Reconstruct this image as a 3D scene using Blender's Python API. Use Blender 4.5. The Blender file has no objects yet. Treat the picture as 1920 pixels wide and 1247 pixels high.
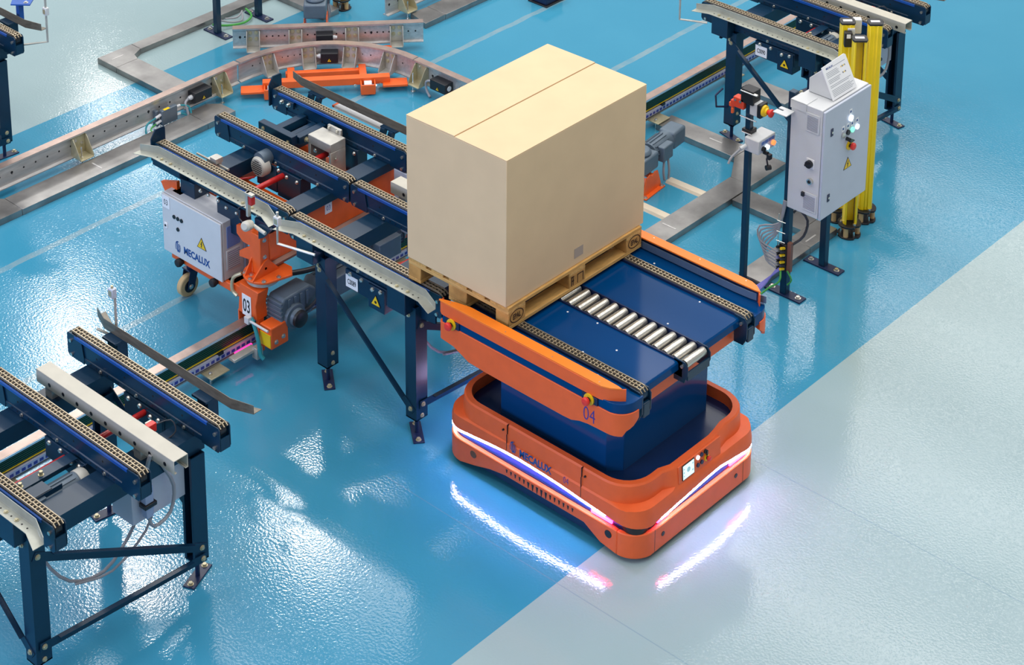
import bpy, bmesh, math, random
from mathutils import Matrix, Vector
random.seed(7)
S = bpy.context.scene
COL = S.collection
PI = math.pi

# ------------------------------------------------------------------ camera
cam_d = bpy.data.cameras.new('camera'); cam = bpy.data.objects.new('camera', cam_d); COL.objects.link(cam)
cam.matrix_world = Matrix(((0.739429, -0.19807566, 0.6434367, 7.05002652),
                           (0.67321947, 0.21114898, -0.70865482, -7.7790876),
                           (0.00450627, 0.95717404, 0.28947807, 8.07523229), (0, 0, 0, 1)))
cam_d.sensor_width = 36.0
cam_d.lens = 3982.8 / 1920 * 36.0
cam_d.shift_x = (960 - 955.8) / 1920
cam_d.shift_y = (-588.5 - 623.5) / 1920
cam_d.clip_end = 200
S.camera = cam
# ------------------------------------------------------------------ world + hall lamps + front fill
w = bpy.data.worlds.new('hall'); S.world = w; w.use_nodes = True
w.node_tree.nodes['Background'].inputs[0].default_value = (0.88, 0.93, 1.0, 1)
w.node_tree.nodes['Background'].inputs[1].default_value = 0.42
def area(name, loc, sx, sy, power, color=(1, 1, 1), rot=(0, 0, 0)):
    l = bpy.data.lights.new(name, 'AREA'); l.shape = 'RECTANGLE'; l.size = sx; l.size_y = sy
    l.energy = power; l.color = color
    o = bpy.data.objects.new(name, l); o.location = loc; o.rotation_euler = rot; COL.objects.link(o)
    return o
for i in range(9):                                       # rows of roof lights along the hall
    area('roof_light_row', (-2.0, -4.5 + i * 3.1, 10.5), 18, 1.3, 320, (1, 0.96, 0.91))
area('front_fill_light', (-4.0, -15.0, 7.0), 11, 3.5, 1250, (0.60, 0.68, 1.0), (math.radians(65), 0, math.radians(-10)))  # unseen fill light, added to brighten and cool the faces towards -y
for (x, y, sx, sy, p) in ((-14.5, 7.1, 1.2, 0.8, 120), (-13.4, 6.1, 0.6, 0.4, 30), (-9.5, 6.7, 0.55, 0.5, 75), (-8.95, 6.72, 0.2, 0.35, 22),
                          (-10.2, 4.7, 0.9, 0.5, 95), (-12.5, 4.65, 0.5, 0.6, 60), (-19.2, 11.2, 0.9, 0.5, 60), (-17.6, 10.8, 0.9, 0.3, 40),
                          (-7.2, 14.3, 0.3, 0.3, 9), (-10.3, 17.2, 0.5, 0.3, 15)):
    area('hall_lamp', (x, y, 9.0), sx, sy, p, (1, 0.98, 0.95))
S.view_settings.view_transform = 'Standard'
S.view_settings.look = 'None'
S.view_settings.gamma = 1.0
S.view_settings.use_curve_mapping = False
S.view_settings.exposure = 0.05

# ------------------------------------------------------------------ materials
def s2l(c):
    return tuple((v / 255 / 12.92) if v / 255 <= 0.04045 else ((v / 255 + 0.055) / 1.055) ** 2.4 for v in c)
def mat(name, rgb, rough=0.5, metal=0.0, var=0.06, vscale=9.0, bump=0.0, bscale=60.0, coat=0.0, emit=None, estr=0.0, stretch=None, spec=0.5):
    m = bpy.data.materials.new(name); m.use_nodes = True
    nt = m.node_tree; b = nt.nodes['Principled BSDF']
    c = s2l(rgb)
    b.inputs['Roughness'].default_value = rough; b.inputs['Metallic'].default_value = metal
    b.inputs['Specular IOR Level'].default_value = spec
    b.inputs['Coat Weight'].default_value = coat; b.inputs['Coat Roughness'].default_value = 0.08
    tc = nt.nodes.new('ShaderNodeTexCoord')
    src = tc.outputs['Object']
    if stretch:
        mp = nt.nodes.new('ShaderNodeMapping'); mp.inputs['Scale'].default_value = stretch
        nt.links.new(src, mp.inputs[0]); src = mp.outputs[0]
    if var > 0:
        n = nt.nodes.new('ShaderNodeTexNoise'); n.inputs['Scale'].default_value = vscale; n.inputs['Detail'].default_value = 4
        nt.links.new(src, n.inputs['Vector'])
        r = nt.nodes.new('ShaderNodeValToRGB')
        r.color_ramp.elements[0].position = 0.3; r.color_ramp.elements[1].position = 0.7
        r.color_ramp.elements[0].color = tuple(max(0, v * (1 - var)) for v in c) + (1,)
        r.color_ramp.elements[1].color = tuple(min(1, v * (1 + var)) for v in c) + (1,)
        nt.links.new(n.outputs['Fac'], r.inputs[0]); nt.links.new(r.outputs[0], b.inputs['Base Color'])
    else:
        b.inputs['Base Color'].default_value = c + (1,)
    if bump > 0:
        n2 = nt.nodes.new('ShaderNodeTexNoise'); n2.inputs['Scale'].default_value = bscale
        nt.links.new(src, n2.inputs['Vector'])
        bp = nt.nodes.new('ShaderNodeBump'); bp.inputs['Strength'].default_value = bump; bp.inputs['Distance'].default_value = 0.002
        nt.links.new(n2.outputs['Fac'], bp.inputs['Height']); nt.links.new(bp.outputs[0], b.inputs['Normal'])
    if emit:
        b.inputs['Emission Color'].default_value = s2l(emit) + (1,); b.inputs['Emission Strength'].default_value = estr
    return m
NAVY = mat('navy_paint', (8, 46, 72), 0.32, 0, 0.08)
NAVYG = mat('navy_gloss_panel', (0, 62, 116), 0.12, 0, 0.05, 2.0, spec=0.16)
WELL = mat('navy_well', (14, 42, 84), 0.25)
NAVYT = mat('navy_satin_tower', (10, 72, 128), 0.12, 0, 0.05, 2.0, spec=0.4)
NAVYD = mat('dark_navy', (16, 34, 72), 0.4)
BLUEP = mat('blue_wear_plastic', (22, 78, 158), 0.35)
ORA = mat('vehicle_orange', (236, 100, 44), 0.45, 0, 0.04, 14)
ORB = mat('cart_orange', (236, 98, 32), 0.4, 0, 0.07, 12)
GALV = mat('galvanised_sheet', (188, 186, 178), 0.36, 0.4, 0.16, 11, 0.1, 40)
GALVD = mat('cable_duct_sheet', (150, 148, 146), 0.3, 0.75, 0.28, 5, 0.05, 30)
ALU = mat('aluminium_rail', (200, 198, 196), 0.33, 0.55, 0.12, 8, stretch=(6, 1, 6))
ALUM = mat('mill_aluminium_top', (182, 160, 150), 0.34, 0.7, 0.15, 10)
ZINC = mat('yellow_zinc_bracket', (190, 182, 150), 0.36, 0.45, 0.14, 14)
GUARD = mat('galvanised_guide', (170, 172, 160), 0.4, 0.35, 0.1, 14)
DSTEEL = mat('dark_raw_steel', (112, 106, 94), 0.36, 0.25, 0.25, 9, stretch=(1, 6, 6))
GBEAM = mat('grey_beam_paint', (188, 184, 170), 0.45, 0.1, 0.05)
CHAIN = mat('chain_plates', (172, 158, 134), 0.35, 0.6, 0.12, 40)
BLACK = mat('black_plastic', (26, 27, 32), 0.4)
RUBBER = mat('black_rubber', (30, 30, 34), 0.6)
STEEL = mat('bright_bolt', (214, 212, 204), 0.25, 0.9, 0.05)
ROLL = mat('roller_tube', (206, 202, 192), 0.24, 0.8, 0.1, 6, stretch=(8, 1, 8))
WHITE = mat('white_enclosure', (208, 210, 212), 0.4, 0, 0.03)
WHITEL = mat('label_white', (238, 238, 240), 0.5, 0, 0.01)
LILAC = mat('door_light_grey', (190, 197, 212), 0.38, 0, 0.02)
GREYV = mat('vent_grey', (138, 144, 160), 0.5)
BLUEV = mat('filter_blue', (116, 146, 214), 0.5)
MOTOR = mat('motor_grey_blue', (92, 108, 122), 0.45, 0.1, 0.1)
FAN = mat('fan_cover_grey', (196, 194, 184), 0.45)
REDS = mat('red_shaft', (188, 34, 34), 0.3)
RED = mat('red_button', (224, 52, 44), 0.35)
YEL = mat('yellow_button', (240, 200, 24), 0.4)
YELC = mat('yellow_column', (246, 212, 10), 0.35, 0, 0.04)
TAN = mat('tan_polyurethane', (206, 168, 116), 0.5)
INK = mat('black_ink', (20, 20, 24), 0.5, var=0)
BLUEINK = mat('blue_ink', (28, 74, 142), 0.5, var=0)
VIOINK = mat('violet_ink', (52, 52, 150), 0.5, var=0)
GREYINK = mat('grey_ink', (140, 146, 158), 0.5, var=0)
BRAND = mat('burnt_stamp', (62, 38, 22), 0.8, var=0)
CARD = mat('cardboard', (221, 192, 153), 0.75, 0, 0.03, 5, 0.05, 120)
CARDT = mat('cardboard_label', (176, 160, 146), 0.6, var=0)
WOOD = mat('pallet_pine', (206, 160, 92), 0.65, 0, 0.22, 7, 0.25, 60, stretch=(9, 1.2, 9))
WOOD2 = mat('pallet_pine_crosswise', (210, 166, 100), 0.65, 0, 0.22, 7, 0.25, 60, stretch=(1.2, 9, 9))
WOODB = mat('pallet_block', (190, 142, 78), 0.7, 0, 0.25, 14, 0.3, 80)
COPPER = mat('dark_green_busbar', (14, 62, 46), 0.35)
CODE = mat('position_strip', (186, 190, 214), 0.4, 0.3)
CODEB = mat('position_window_blue', (44, 58, 150), 0.4)
CABLE = mat('grey_cable', (150, 152, 158), 0.5)
CABLED = mat('dark_cable', (52, 54, 62), 0.5)
GREEN = mat('green_cable', (70, 160, 70), 0.5)
CYAN = mat('teal_cable', (40, 140, 150), 0.5)
PINKL = mat('sensor_light_pink', (255, 60, 140), 0.4, emit=(255, 40, 130), estr=2.5, var=0)
TIRE = mat('caster_tread', (206, 176, 128), 0.55)
COVERB = mat('beige_cable_cover', (206, 194, 174), 0.5)
SCREEN = mat('lit_screen', (210, 235, 238), 0.3, emit=(205, 236, 240), estr=0.9, var=0)
LAMPW = mat('lit_white_lamp', (235, 245, 255), 0.3, emit=(225, 240, 255), estr=1.6, var=0)
LAMPO = mat('lit_orange_lamp', (255, 150, 90), 0.3, emit=(255, 120, 60), estr=1.5, var=0)
LAMPG = mat('lit_green_lamp', (150, 240, 210), 0.3, emit=(120, 235, 190), estr=1.0, var=0)
STRIP = mat('light_strip_white', (255, 255, 255), 0.3, emit=(206, 198, 255), estr=55.0, var=0)
STRIPR = mat('light_strip_red', (255, 80, 110), 0.3, emit=(255, 20, 70), estr=60.0, var=0)
BLUEBAND = mat('recess_blue', (34, 62, 140), 0.4)
BROWNB = mat('brown_terminal', (130, 86, 70), 0.5)

def floor_mat():
    m = bpy.data.materials.new('epoxy_floor'); m.use_nodes = True
    nt = m.node_tree; b = nt.nodes['Principled BSDF']; N = nt.nodes.new; L = nt.links.new
    tc = N('ShaderNodeTexCoord'); sep = N('ShaderNodeSeparateXYZ'); L(tc.outputs['Object'], sep.inputs[0])
    def math_(op, a, bb, c=None):
        n = N('ShaderNodeMath'); n.operation = op
        for i, v in enumerate((a, bb, c)):
            if v is None: continue
            if isinstance(v, (int, float)): n.inputs[i].default_value = v
            else: L(v, n.inputs[i])
        return n.outputs[0]
    X, Y = sep.outputs[0], sep.outputs[1]
    right = math_('GREATER_THAN', X, 0.722)
    left = math_('LESS_THAN', X, -5.635)
    mint = math_('MAXIMUM', right, left)
    def noise(scale, detail=4, stretch=None):
        n = N('ShaderNodeTexNoise'); n.inputs['Scale'].default_value = scale; n.inputs['Detail'].default_value = detail
        if stretch:
            mp = N('ShaderNodeMapping'); mp.inputs['Scale'].default_value = stretch
            L(tc.outputs['Object'], mp.inputs[0]); L(mp.outputs[0], n.inputs['Vector'])
        else: L(tc.outputs['Object'], n.inputs['Vector'])
        return n.outputs['Fac']
    def mix(f, a, bb):
        n = N('ShaderNodeMix'); n.data_type = 'RGBA'
        if isinstance(f, float): n.inputs[0].default_value = f
        else: L(f, n.inputs[0])
        for i, v in ((6, a), (7, bb)):
            if isinstance(v, tuple): n.inputs[i].default_value = s2l(v) + (1,)
            else: L(v, n.inputs[i])
        return n.outputs[2]
    blue = mix(noise(1.3, 5), (52, 134, 166), (66, 146, 176))
    mi = mix(noise(1.1, 5), (144, 168, 172), (156, 178, 182))
    col = mix(mint, blue, mi)
    # filled saw-cut joints: worn grey stripes along y, thin lines along x
    def stripe(coord, c, wdt):
        d = math_('ABSOLUTE', math_('SUBTRACT', coord, c), 0)
        return math_('LESS_THAN', d, wdt)
    wob = math_('MULTIPLY', math_('SUBTRACT', noise(6, 3), 0.5), 0.03)
    Xw = math_('ADD', X, wob)
    s1 = math_('MAXIMUM', stripe(Xw, -4.12, 0.028), stripe(Xw, -2.94, 0.03))
    s1 = math_('MULTIPLY', s1, math_('MULTIPLY_ADD', noise(9, 4), 0.9, 0.1))
    col = mix(s1, col, (140, 160, 164))
    s2 = math_('MAXIMUM', math_('MULTIPLY', stripe(Y, -0.392, 0.004), math_('GREATER_THAN', X, -0.6)), math_('MULTIPLY', stripe(Y, 1.2, 0.004), math_('GREATER_THAN', X, 0.9)))
    s2 = math_('MULTIPLY', s2, 0.4)
    col = mix(s2, col, (110, 140, 160))
    L(col, b.inputs['Base Color'])
    rr = math_('MULTIPLY_ADD', noise(3.0, 4), 0.08, 0.06)
    L(rr, b.inputs['Roughness'])
    b.inputs['Specular IOR Level'].default_value = 0.5
    n1 = noise(62, 1)
    bp = N('ShaderNodeBump'); bp.inputs['Strength'].default_value = 0.22; bp.inputs['Distance'].default_value = 0.003
    L(n1, bp.inputs['Height']); L(bp.outputs[0], b.inputs['Normal'])
    return m
FLOOR = floor_mat()

# ------------------------------------------------------------------ mesh builder
class MB:
    def __init__(s): s.v = []; s.f = []
    def add(s, vs, fs):
        o = len(s.v); s.v += [tuple(v) for v in vs]; s.f += [tuple(i + o for i in f) for f in fs]; return s
    def bx(s, x0, x1, y0, y1, z0, z1):
        return s.add([(x0, y0, z0), (x1, y0, z0), (x1, y1, z0), (x0, y1, z0), (x0, y0, z1), (x1, y0, z1), (x1, y1, z1), (x0, y1, z1)],
                     [(0, 3, 2, 1), (4, 5, 6, 7), (0, 1, 5, 4), (1, 2, 6, 5), (2, 3, 7, 6), (3, 0, 4, 7)])
    def prism(s, poly, ax, a, b):
        n = len(poly)
        def P(p, t): return {'x': (t, p[0], p[1]), 'y': (p[0], t, p[1]), 'z': (p[0], p[1], t)}[ax]
        vs = [P(p, a) for p in poly] + [P(p, b) for p in poly]
        fs = [tuple(range(n - 1, -1, -1)), tuple(range(n, 2 * n))] + [(i, (i + 1) % n, n + (i + 1) % n, n + i) for i in range(n)]
        return s.add(vs, fs)
    def obox(s, c, ax, ay, az, sx, sy, sz):
        c = Vector(c); ax, ay, az = [Vector(t).normalized() for t in (ax, ay, az)]
        vs = [c + ax * (i * sx / 2) + ay * (j * sy / 2) + az * (k * sz / 2) for k in (-1, 1) for j in (-1, 1) for i in (-1, 1)]
        return s.add(vs, [(0, 2, 3, 1), (4, 5, 7, 6), (0, 1, 5, 4), (1, 3, 7, 5), (3, 2, 6, 7), (2, 0, 4, 6)])
    def bar(s, p0, p1, wd, th, up=(0, 0, 1)):
        p0, p1 = Vector(p0), Vector(p1); d = p1 - p0; side = d.cross(Vector(up)).normalized(); u = side.cross(d).normalized()
        return s.obox((p0 + p1) / 2, d, side, u, d.length, th, wd)
    def cyl(s, p0, p1, r, n=12, r2=None):
        p0, p1 = Vector(p0), Vector(p1); d = (p1 - p0).normalized()
        a = d.orthogonal().normalized(); b = d.cross(a); r2 = r if r2 is None else r2
        vs = []
        for p, q in ((p0, r), (p1, r2)):
            vs += [p + (a * math.cos(2 * PI * i / n) + b * math.sin(2 * PI * i / n)) * q for i in range(n)]
        return s.add(vs, [tuple(range(n - 1, -1, -1)), tuple(range(n, 2 * n))] + [(i, (i + 1) % n, n + (i + 1) % n, n + i) for i in range(n)])
    def lathe(s, p0, axis, prof, n=16):
        p0 = Vector(p0); d = Vector(axis).normalized(); a = d.orthogonal().normalized(); b = d.cross(a); vs = []
        for (t, r) in prof:
            vs += [p0 + d * t + (a * math.cos(2 * PI * i / n) + b * math.sin(2 * PI * i / n)) * r for i in range(n)]
        m = len(prof); fs = [tuple(range(n - 1, -1, -1)), tuple(range((m - 1) * n, m * n))]
        for k in range(m - 1):
            fs += [(k * n + i, k * n + (i + 1) % n, (k + 1) * n + (i + 1) % n, (k + 1) * n + i) for i in range(n)]
        return s.add(vs, fs)
    def tube(s, pts, r, n=8, smooth=3):
        P = [Vector(p) for p in pts]
        if smooth and len(P) > 2:
            Q = []
            for i in range(len(P) - 1):
                a, b, c, d = P[max(i - 1, 0)], P[i], P[i + 1], P[min(i + 2, len(P) - 1)]
                for k in range(smooth):
                    t = k / smooth
                    Q.append(0.5 * ((2 * b) + (c - a) * t + (2 * a - 5 * b + 4 * c - d) * t * t + (3 * b - a - 3 * c + d) * t ** 3))
            P = Q + [P[-1]]
        vs = []; ref = None
        for i, p in enumerate(P):
            t = (P[min(i + 1, len(P) - 1)] - P[max(i - 1, 0)]).normalized()
            if ref is None: ref = t.orthogonal().normalized()
            a = (ref - t * ref.dot(t)).normalized(); ref = a; b = t.cross(a)
            vs += [p + (a * math.cos(2 * PI * k / n) + b * math.sin(2 * PI * k / n)) * r for k in range(n)]
        m = len(P); fs = [tuple(range(n - 1, -1, -1)), tuple(range((m - 1) * n, m * n))]
        for k in range(m - 1):
            fs += [(k * n + i, k * n + (i + 1) % n, (k + 1) * n + (i + 1) % n, (k + 1) * n + i) for i in range(n)]
        return s.add(vs, fs)
    def hexbolt(s, p, d, r=0.009, h=0.008):
        p = Vector(p); d = Vector(d).normalized()
        s.cyl(p, p + d * 0.002, r * 1.5, 10); s.cyl(p + d * 0.002, p + d * (0.002 + h), r, 6)
        return s
    def sweep(s, path, prof, closed=False):
        """path: list of (x,y,z) in plan, prof: closed polygon of (out,up); out is to the right of travel"""
        P = [Vector(p) for p in path]; n = len(P); m = len(prof); vs = []
        for i, p in enumerate(P):
            if closed: t0, t1 = P[(i) % n] - P[i - 1], P[(i + 1) % n] - P[i]
            else: t0, t1 = P[max(i, 1)] - P[max(i - 1, 0)], P[min(i + 1, n - 1)] - P[min(i, n - 2)]
            t0 = Vector((t0.x, t0.y, 0)).normalized(); t1 = Vector((t1.x, t1.y, 0)).normalized(); t = (t0 + t1).normalized()
            k = 1 / max(0.5, t.dot(t0)); nrm = Vector((t.y, -t.x, 0)) * k
            vs += [p + nrm * q[0] + Vector((0, 0, q[1])) for q in prof]
        fs = []
        R = n if closed else n - 1
        for i in range(R):
            j = (i + 1) % n
            fs += [(i * m + k, i * m + (k + 1) % m, j * m + (k + 1) % m, j * m + k) for k in range(m)]
        if not closed: fs += [tuple(range(m - 1, -1, -1)), tuple(range((n - 1) * m, n * m))]
        return s.add(vs, fs)
    def wall(s, path, zb, zt, th):
        """upright sheet along a plan path, its lower and upper edge given per point; thickness th to the left of travel"""
        P = [Vector((p[0], p[1], 0)) for p in path]; n = len(P); vs = []
        for i, p in enumerate(P):
            t = (P[min(i + 1, n - 1)] - P[max(i - 1, 0)]).normalized(); nl = Vector((-t.y, t.x, 0)) * th
            vs += [(p.x, p.y, zb[i]), (p.x, p.y, zt[i]), (p.x + nl.x, p.y + nl.y, zt[i]), (p.x + nl.x, p.y + nl.y, zb[i])]
        fs = []
        for i in range(n - 1):
            fs += [(i * 4 + k, i * 4 + (k + 1) % 4, i * 4 + 4 + (k + 1) % 4, i * 4 + 4 + k) for k in range(4)]
        fs += [(3, 2, 1, 0), tuple(range(4 * n - 4, 4 * n))]
        return s.add(vs, fs)

ROOT = {}
def empty(name, loc, label=None, cat=None, group=None, kind=None):
    o = bpy.data.objects.new(name, None); COL.objects.link(o); o.location = loc; o.empty_display_size = 0.1
    ROOT[o.name] = Vector(loc); tag(o, label, cat, group, kind); return o
def tag(o, label=None, cat=None, group=None, kind=None):
    for k, v in (('label', label), ('category', cat), ('group', group), ('kind', kind)):
        if v: o[k] = v
    return o
def base_of(o):
    while o.parent: o = o.parent
    return ROOT.get(o.name, Vector((0, 0, 0)))
def link_mesh(name, me, m, parent):
    o = bpy.data.objects.new(name, me); COL.objects.link(o)
    if m: me.materials.clear(); me.materials.append(m)
    if parent: o.parent = parent
    return o
def part(name, mb, m, parent=None, bevel=0.0, smooth=True, label=None, kind=None, seg=2):
    me = bpy.data.meshes.new(name)
    off = base_of(parent) if parent else Vector((0, 0, 0))
    me.from_pydata([(v[0] - off.x, v[1] - off.y, v[2] - off.z) for v in mb.v], [], mb.f)
    bm = bmesh.new(); bm.from_mesh(me); bmesh.ops.recalc_face_normals(bm, faces=bm.faces); bm.to_mesh(me); bm.free()
    if smooth:
        me.polygons.foreach_set('use_smooth', [True] * len(me.polygons)); me.set_sharp_from_angle(angle=math.radians(35))
    o = link_mesh(name, me, m, parent)
    if bevel > 0:
        b = o.modifiers.new('bevel', 'BEVEL'); b.width = bevel; b.segments = seg; b.limit_method = 'ANGLE'; b.angle_limit = math.radians(40)
        b.harden_normals = False
    tag(o, label, None, None, kind)
    return o
def copy_tree(o, delta=None, parent=None):
    c = o.copy(); COL.objects.link(c)
    if parent: c.parent = parent
    if delta is not None:
        c.location = Vector(o.location) + Vector(delta); ROOT[c.name] = ROOT.get(o.name, Vector((0, 0, 0))) + Vector(delta)
    for ch in o.children: copy_tree(ch, None, c)
    return c
def frame(o, xd, yd):
    x = Vector(xd).normalized(); y = Vector(yd).normalized(); z = x.cross(y).normalized(); y = z.cross(x)
    return Matrix(((x.x, y.x, z.x, o[0]), (x.y, y.y, z.y, o[1]), (x.z, y.z, z.z, o[2]), (0, 0, 0, 1)))
def text(name, body, size, fr, m, parent, weight=0.0, extrude=0.0006, xs=1.0, align='LEFT', spacing=1.0):
    cu = bpy.data.curves.new('t', 'FONT'); cu.body = body; cu.size = size; cu.extrude = extrude; cu.offset = weight
    cu.resolution_u = 3; cu.align_x = align; cu.space_character = spacing
    t = bpy.data.objects.new('t', cu); COL.objects.link(t)
    bpy.context.view_layer.update()
    me = bpy.data.meshes.new_from_object(t); bpy.data.objects.remove(t); bpy.data.curves.remove(cu)
    off = base_of(parent)
    M = Matrix.Translation(-off) @ fr @ Matrix.Diagonal((xs, 1, 1, 1))
    me.transform(M); me.name = name
    return link_mesh(name, me, m, parent)
def poly_decal(name, polys, fr, m, parent, th=0.001):
    mb = MB()
    for P in polys:
        n = len(P); vs = [fr @ Vector((x, y, 0)) for x, y in P] + [fr @ Vector((x, y, th)) for x, y in P]
        mb.add(vs, [tuple(range(n - 1, -1, -1)), tuple(range(n, 2 * n))] + [(i, (i + 1) % n, n + (i + 1) % n, n + i) for i in range(n)])
    return part(name, mb, m, parent, smooth=False)
def warning(parent, c, xd, yd, s, dot=False):
    fr = frame(c, xd, yd)
    def tri(k): return [(-s * k / 2, -s * k * 0.29), (s * k / 2, -s * k * 0.29), (0, s * k * 0.58)]
    a = poly_decal('warning_sign', [tri(1)], fr, INK, parent, 0.0015)
    par = parent if parent.parent else a
    poly_decal('sign_face', [tri(0.84)], fr @ Matrix.Translation((0, 0, 0.0015)), YEL, par, 0.0008)
    f2 = fr @ Matrix.Translation((0, 0, 0.0023))
    if dot: P = [[(s * .12 * math.cos(t * PI / 4), s * .12 * math.sin(t * PI / 4)) for t in range(8)]]
    else: P = [[(.02 * s, .3 * s), (-.1 * s, .02 * s), (-.01 * s, .03 * s), (-.05 * s, -.12 * s), (-.1 * s, -.09 * s), (-.01 * s, -.2 * s), (.06 * s, -.07 * s), (.01 * s, -.09 * s), (.1 * s, .09 * s), (.02 * s, .08 * s), (.08 * s, .28 * s)]]
    poly_decal('bolt_symbol', P, f2, INK, par, 0.0006)
    return a
def emblem(parent, fr, s, m):
    """ring with a U-shaped figure"""
    P = []
    def arc(r0, r1, a0, a1, sx=0.6):
        n = 14; A = [math.radians(a0 + (a1 - a0) * i / n) for i in range(n + 1)]
        return [(r1 * sx * math.cos(a), r1 * math.sin(a)) for a in A] + [(r0 * sx * math.cos(a), r0 * math.sin(a)) for a in reversed(A)]
    P.append(arc(.42 * s, .5 * s, 70, 215)); P.append(arc(.42 * s, .5 * s, -60, 30))
    P.append([(-.14 * s, .42 * s), (-.14 * s, -.26 * s), (-.05 * s, -.42 * s), (.06 * s, -.42 * s), (.16 * s, -.28 * s), (.16 * s, .3 * s), (.06 * s, .3 * s), (.06 * s, -.22 * s), (.0, -.28 * s), (-.03 * s, -.22 * s), (-.03 * s, .42 * s)])
    return poly_decal('logo_emblem', P, fr, m, parent, 0.0008)
def label_plate(parent, fr, w_, h_, txt, tsize, m=INK, xs=0.8, name='number_plate', weight=0.0):
    a = poly_decal(name, [[(0, 0), (w_, 0), (w_, h_), (0, h_)]], fr, WHITEL, parent, 0.002)
    par = parent if parent.parent else a
    text('lettering', txt, tsize, fr @ Matrix.Translation((w_ * 0.5, h_ * 0.5 - tsize * 0.36, 0.002)), m, par, xs=xs, align='CENTER', weight=weight)
    return a
def estop(parent, p, d, s=1.0):
    p = Vector(p); d = Vector(d).normalized()
    o = part('emergency_stop', MB().cyl(p, p + d * 0.008 * s, 0.034 * s, 20), YEL, parent)
    sub = parent if parent.parent else o
    part('stop_collar', MB().cyl(p + d * .008 * s, p + d * .02 * s, .015 * s, 14), BLACK, sub)
    part('stop_button', MB().lathe(p + d * .018 * s, d, [(0, .014 * s), (.006 * s, .024 * s), (.018 * s, .026 * s), (.026 * s, .02 * s), (.029 * s, .006 * s)], 18), RED, sub)
    return o

# ------------------------------------------------------------------ floor
fl = part('floor', MB().bx(-30, 22, -22, 26, -0.2, 0.0), FLOOR, smooth=False); tag(fl, 'glossy light blue and mint epoxy hall floor', 'floor', kind='structure')

# ------------------------------------------------------------------ guided vehicle
def arc_pts(cx, cy, r, a0, a1, n=8):
    return [(cx + r * math.cos(math.radians(a0 + (a1 - a0) * i / n)), cy + r * math.sin(math.radians(a0 + (a1 - a0) * i / n))) for i in range(n + 1)]
def rrect(x0, x1, y0, y1, r, n=8, m=10):
    """closed counter-clockwise outline with the straight sides subdivided"""
    P = []
    cs = [((x1 - r, y0 + r), -90), ((x1 - r, y1 - r), 0), ((x0 + r, y1 - r), 90), ((x0 + r, y0 + r), 180)]
    for i, (c, a) in enumerate(cs):
        A = arc_pts(c[0], c[1], r, a, a + 90, n); P += A
        nc, na = cs[(i + 1) % 4]
        B = (nc[0] + r * math.cos(math.radians(na)), nc[1] + r * math.sin(math.radians(na)))
        for k in range(1, m): P.append((A[-1][0] + (B[0] - A[-1][0]) * k / m, A[-1][1] + (B[1] - A[-1][1]) * k / m))
    return P
def interp(x, T):
    if x <= T[0][0]: return T[0][1]
    for (a, b), (c, d) in zip(T, T[1:]):
        if x <= c: return b + (d - b) * (x - a) / (c - a)
    return T[-1][1]
AX0, AX1, AY0, AY1 = -0.51, 0.99, -0.025, 1.13
ORT = mat('guard_orange_lit_top', (246, 128, 30), 0.4, 0, 0.03, 14)  # same orange sheet, brighter and yellower: overhead light put into the flange colour
agv = empty('guided_vehicle', (0.24, 0.55, 0), 'orange and navy driverless transport vehicle with chain deck standing under the pallet', 'vehicle')
strip_z = lambda x, y: (interp(x, [(-.51, .236), (-.38, .24), (-.22, .256), (-.05, .274), (.12, .279), (.3, .274), (.45, .265), (.6, .25), (.77, .238), (.99, .215)]) if (y < 0.05 or y > 1.06) else
                        interp(y, [(.1, .215), (.19, .228), (.47, .25), (.62, .262), (.72, .266), (1.03, .225)]))
ring = rrect(AX0, AX1, AY0, AY1, 0.15)
def skirt_bottom(x, y):
    if y < .12 or y > .98: return interp(x, [(-.33, .03), (-.28, .05), (-.16, .075), (-.08, .115), (.6, .115), (.68, .075), (.74, .035), (.8, .03)])
    return .035
n = len(ring)
P = ring + [ring[0]]
skirt = part('bumper_skirt', MB().wall(P, [skirt_bottom(*p) for p in P], [.185] * len(P), 0.03), ORA, agv, 0.006)
part('bumper_core', MB().prism(rrect(AX0 + .03, AX1 - .03, AY0 + .03, AY1 - .03, .13), 'z', .045, .19), NAVYD, agv)
part('recess_band', MB().prism(rrect(AX0 + .045, AX1 - .045, AY0 + .04, AY1 - .04, .12), 'z', .185, .33), BLUEBAND, agv)
# vents, sensor caps, seams on the skirt
vm = MB()
for i in range(16):
    x = .015 + i * .0335; s_ = 1.0 if 4 < i < 10 else .75
    h = .030 * s_ * (1 + .5 * (1 - abs(i - 8) / 8))
    vm.prism([(x - .006 * s_ - .003, .165), (x + .006 * s_ + .003, .165), (x + .002, .165 - h), (x - .002, .165 - h)], 'y', AY0 - .0015, AY0 + .002)
part('vent_slots', vm, INK, agv, smooth=False, kind='stuff')
for x in (-.25, .78): part('sensor_cap', MB().cyl((x, AY0 + .004, .135), (x, AY0 - .003, .135), .024, 20), mat('cap_brown', (110, 70, 44), .5, var=0) if x < 0 else BLACK, agv)
for y in (.2, .88): part('sensor_cap', MB().cyl((AX1 - .004, y, .12), (AX1 + .003, y, .12), .014, 16), BLACK, agv)
for y in (.128, .95): part('skirt_seam', MB().bx(AX1 - .001, AX1 + .0008, y - .0015, y + .0015, .04, .183), INK, agv, smooth=False)
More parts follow.
